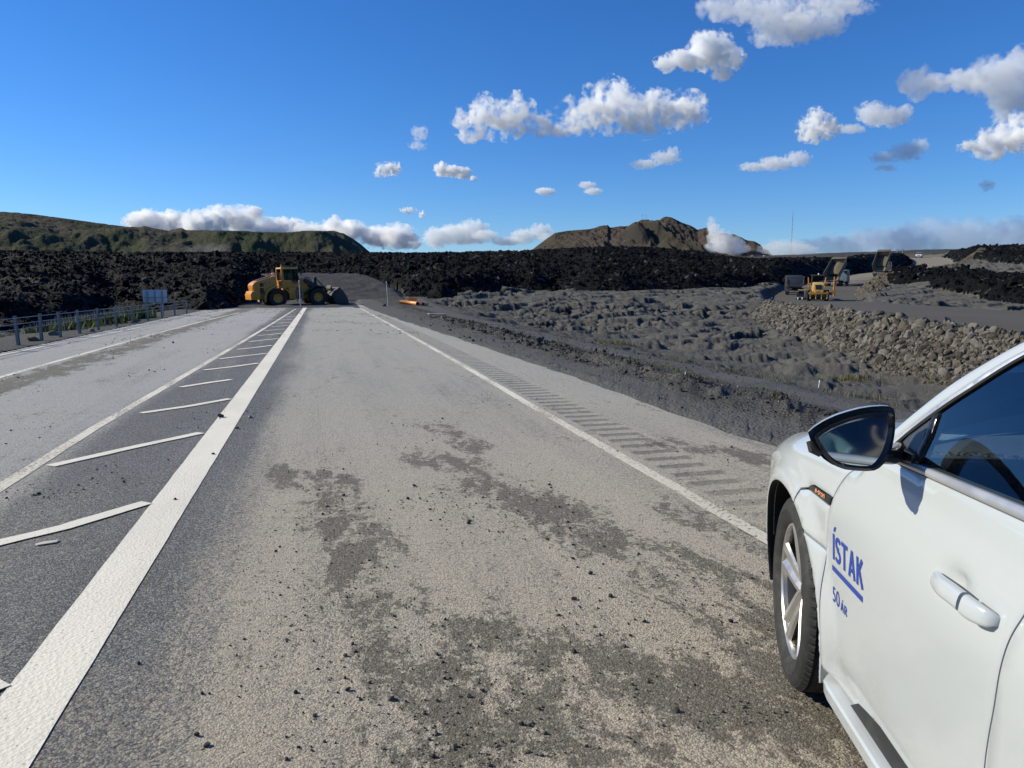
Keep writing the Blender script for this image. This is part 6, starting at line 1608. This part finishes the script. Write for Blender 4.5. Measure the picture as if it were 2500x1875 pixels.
# ------------------------------------------------------------------ stones and grit on the asphalt
def m_grit():
    a = N('dark basalt grit'); r_ = a.n('ObjectInfo').outputs['Random']; i_ = a.n('NewGeometry').outputs['Random Per Island']
    t = a.math('FRACT', a.math('ADD', r_, i_))
    c = a.mix(t, (.028, .027, .026), (.075, .071, .064)); c = a.mix(a.ramp(t, .93, .95), c, (.24, .22, .19))
    return a.surf(a.bsdf(c, .9, 0, a.bump(a.noise(a.pos(), 160, 4, .7), .6, .004), .2))
M['grit'] = m_grit()
GM = []
for s in range(6):
    sv, sf = rock_shape(300+s, 2); me = np_mesh('loose_stone', sv, sf, False); me.materials.append(M['grit']); GM.append(me)
S25 = 2500/2212
placed = [(476, 902, 15, 'dark stone lying on the left edge of the thick white line, the larger one beyond'), (460, 982, 9, 'oval brown stone lying on the thick white line below a larger dark one'), (379, 1080, 8, 'angular dark stone in the middle of the thick white line near the second hatch bar'),
          (742, 1071, 9, 'lone dark stone in the middle of the near lane'), (540, 903, 10, 'dark stone beside a crumbled streak just right of the thick white line'), (1334, 976, 6, 'small dark stone lying on the right edge line'),
          (1186, 1048, 8, 'dark stone at the edge of the dirt patches in the near lane'), (447, 1612, 13, 'upright pointed stone with a long shadow near the bottom edge'), (425, 1590, 12, 'blunt stone just above the upright pointed one near the bottom edge'),
          (937, 1636, 11, 'rounded stone at the bottom edge in the middle of the lane'), (960, 1467, 9, 'dark stone on the brown soil patch near the bottom'), (374, 741, 7, 'lone dark stone out on the far left lane'), (300, 1435, 9, 'dark stone on the asphalt just right of the thick white line, near the bottom')]
for px, py, s, lab in placed:
    p = ground(px*S25, py*S25); D = np.linalg.norm(p-cC); r = s*S25*D/F_PX*.52
    o = bpy.data.objects.new('loose_stone', GM[int(px) % 6]); COL.objects.link(o); o.location = (p[0], p[1], r*.45); o.rotation_euler = (random.uniform(-.4, .4), random.uniform(-.4, .4), random.uniform(0, 6)); o.scale = (r, r, r*1.1)
    tag(o, lab, 'stone')
rg = np.random.default_rng(5)
def road_pts(n, xr_, yr_, pw=1.0):
    y = yr_[0]+(yr_[1]-yr_[0])*rg.random(n)**pw; x = xr_[0]+(xr_[1]-xr_[0])*rg.random(n); return x, y
def pool(n, xr_, yr_, med, pw, clump):
    x, y = road_pts(n*5, xr_, yr_, pw); d = fbm(x/1.1, y/1.6, 3, 45)+clump*0; k = np.argsort(-(d*clump+rg.random(len(x))*1.2))[:n]
    return x[k], y[k], np.clip(np.exp(rg.normal(math.log(med), .5, n)), .0025, .022)
groups = [((-1.0, 1.3), (2.3, 9), 240, .0056, 1.3, 'small dark stone loose on the asphalt between the thick white line and the lane middle', 'stones right of the thick line'),
          ((1.0, 4.1), (2.4, 12), 240, .0056, 1.3, 'small dark stone loose on the dusty right half of the near lane', 'stones on the right half of the lane'),
          ((-2.4, -1.3), (2.6, 12), 170, .0060, 1.3, 'small dark stone loose between the hatch bars', 'stones between the hatch bars'),
          ((-7, -2.6), (6, 30), 120, .014, 1.2, 'small dark stone loose on the left lanes', 'stones on the left lanes')]
gx_, gy_, gs_ = [], [], []
for xr_, yr_, n, med, pw, lab, grp in groups:
    x, y, s = pool(n, xr_, yr_, med, pw, 1.0); o_ = np.argsort(-s/np.hypot(x, y)); nb = {0: 95, 1: 85, 2: 55, 3: 35}[groups.index((xr_, yr_, n, med, pw, lab, grp))]
    for j in o_[:nb]:
        o = bpy.data.objects.new('loose_stone', GM[int(j) % 6]); COL.objects.link(o); o.location = (x[j], y[j], s[j]*.4); o.rotation_euler = (rg.uniform(-.5, .5), rg.uniform(-.5, .5), rg.uniform(0, 6.28)); o.scale = (s[j], s[j], s[j]*.9)
        tag(o, lab, 'stone', grp)
    gx_.append(x[o_[nb:]]); gy_.append(y[o_[nb:]]); gs_.append(s[o_[nb:]])
x, y, s = pool(4200, (-1.0, 4.2), (2.2, 12), .0032, 1.5, 1.6); gx_.append(x); gy_.append(y); gs_.append(s)
x, y, s = pool(2200, (-7.2, -1.2), (2.4, 22), .0042, 1.5, 1.4); gx_.append(x); gy_.append(y); gs_.append(s)
x, y, s = pool(1200, (-7.2, 3.2), (24, 60), .017, 1.0, 1.6); gx_.append(x); gy_.append(y); gs_.append(s)
gx_, gy_, gs_ = map(np.concatenate, (gx_, gy_, gs_))
tag(scatter('grit', np.stack([gx_, gy_, gs_*.35], 1), gs_, [rock_shape(400+q, 1) for q in range(6)], M['grit'], rg), 'fine dark grit strewn over the dusty asphalt', 'grit', kind='stuff')
# gravel stones on the verge, berm and track
n = 14000; y = 4+rg.random(n)**1.7*34; x = 4.0+rg.random(n)**.8*7.2
keep = (rg.random(n) < np.where((x > 5.3) & (x < 7.0), 1.0, np.where((x > 7.6) & (x < 10.4), .2, .35))); x, y = x[keep], y[keep]
z, zo = shape(x, y, True); s = np.clip(np.exp(rg.normal(-4.35, .5, len(x))), .008, .05)*np.where((x > 5.3) & (x < 6.9), 1.5, .7)*np.clip(y/11, .8, 2)
tag(scatter('verge_gravel', np.stack([x, y, z+s*.25], 1), s, [rock_shape(500+q, 1) for q in range(6)], M['grit'], rg), 'dark loose gravel on the verge and the berm beside the road', 'gravel', kind='stuff')

# ------------------------------------------------------------------ grass tufts and lupins
def m_leaf(name, a_, b_):
    a = N(name); i_ = a.n('NewGeometry').outputs['Random Per Island']
    c = a.mix(i_, a_, b_); s = a.bsdf(c, .8, 0, None, .2); t = a.n('BsdfTranslucent'); a.put(t.inputs['Color'], c)
    mx = a.n('MixShader'); mx.inputs[0].default_value = .25; a.t.links.new(s, mx.inputs[1]); a.t.links.new(t.outputs[0], mx.inputs[2]); return a.surf(mx.outputs[0])
M['grass'] = m_leaf('dry green grass', (.075, .080, .032), (.19, .165, .090)); M['lupin'] = m_leaf('lupin leaf', (.040, .062, .024), (.095, .105, .035)); M['lupinflower'] = m_leaf('faded lupin seed heads', (.13, .15, .19), (.24, .26, .29))
def blades(name, x, y, hgt, wid, mat, rng, lean=.5, per=1):
    z, zo = shape(x, y, True); n = len(x); a = rng.uniform(0, 6.28, n); l = rng.uniform(.1, lean, n)*hgt; tw = rng.uniform(0, 6.28, n)
    b = np.stack([x, y, z-.01], 1); wv = np.stack([np.cos(tw), np.sin(tw), tw*0], 1)*wid[:, None]; ln = np.stack([np.cos(a)*l, np.sin(a)*l, tw*0], 1); up = np.array([0, 0, 1.0])
    v = np.stack([b-wv, b+wv, b+ln*.4+up*(hgt*.6)[:, None]+wv*.7, b+ln*.4+up*(hgt*.6)[:, None]-wv*.7, b+ln+up*hgt[:, None]], 1).reshape(-1, 3)
    i = np.arange(n)[:, None]*5
    f = np.concatenate([i+np.array([0, 1, 2]), i+np.array([0, 2, 3]), i+np.array([3, 2, 4])])
    return link(name, np_mesh(name, v, f), mat)
n = 26000; y = 9+rg.random(n)**1.4*32; x = 7.2+rg.normal(0, .42, n)+.012*(y-10)
k = fbm(x/.8, y/1.7, 3, 71)+rg.normal(0, .12, n) > .38; x, y = x[k], y[k]; hh = rg.uniform(.025, .085, len(x))
x2 = 10.9+rg.random(5000)*2.6; y2 = 12+rg.random(5000)*40; k = fbm(x2/1.3, y2/1.6, 3, 73) > .55; x2, y2 = x2[k], y2[k]
x3 = np.concatenate([rg.normal(13.6, .5, 500), rg.normal(17.6, .35, 400)]); y3 = np.concatenate([rg.normal(33, .8, 500), rg.normal(21.6, .4, 400)])
x = np.concatenate([x, x2, x3]); y = np.concatenate([y, y2, y3]); hh = np.concatenate([hh, rg.uniform(.05, .16, len(x2)), rg.uniform(.08, .25, len(x3))])
tag(blades('grass', x, y, hh, hh*.07+.004, M['grass'], rg), 'sparse yellow green grass along the gravel track', 'grass', kind='stuff')
def lupin(cx_, cy_, r, h, label):
    n = 420; x = cx_+rg.normal(0, r*.5, n); y = cy_+rg.normal(0, r*.7, n); e = empty('lupin_clump', (cx_, cy_, 0))
    hh = rg.uniform(.35, .85, n)*h; o = blades('leaves', x, y, hh, hh*.16+.01, M['lupin'], rg, .8); o.parent = e; o.location = (-cx_, -cy_, 0)
    n2 = 60; x = cx_+rg.normal(0, r*.5, n2); y = cy_+rg.normal(0, r*.7, n2); hh = rg.uniform(.9, 1.25, n2)*h; o = blades('blossoms', x, y, hh, hh*0+.012, M['lupinflower'], rg, .15); o.parent = e; o.location = (-cx_, -cy_, 0)
    tag(e, label, 'plant', 'lupins behind the rope barrier')
for px, py, D, r, h, lab in [(170, 790, 27, .8, .40, 'low yellow green plant clump behind the rope barrier, nearest to the camera'), (215, 783, 29, .9, .45, 'broad green lupin clump with faded spikes behind the rope barrier, second nearest'), (262, 778, 31, .9, .55, 'tall lupin clump with whitish spikes in the middle of the row behind the barrier'),
                             (300, 772, 33.5, .8, .5, 'green lupin clump behind the barrier, next to the tallest dark green one'), (342, 765, 36, .8, .65, 'tallest dark green lupin clump below the road sign'), (366, 765, 38, .5, .3, 'small low plant clump right under the road sign')]:
    p = dep(px, py, D); lupin(p[0]-.5, p[1], r, h, lab)
# boulders by the barrier and on the moss edge
for px, py, D, r, lab in [(82, 836, 21.2, .16, 'dark rough boulder at the road edge below the nearest barrier posts'), (133, 820, 23.6, .17, 'pale blocky boulder beside the third barrier post'), (330, 785, 31.5, .2, 'pale boulder at the foot of the barrier below the sign'),
                          (225, 807, 25.5, .16, 'dark boulder among the plants at the foot of the barrier'), (938, 745, 57, .22, 'dark boulder at the foot of the lone white stake')]:
    p = dep(px, py, D); o = bpy.data.objects.new('boulder', rme[px % 7]); COL.objects.link(o); o.location = (p[0], p[1], gz(p[0], p[1])+r*.3); o.scale = (r*1.3, r, r*.9); o.rotation_euler = (.2, .1, px); tag(o, lab, 'boulder')
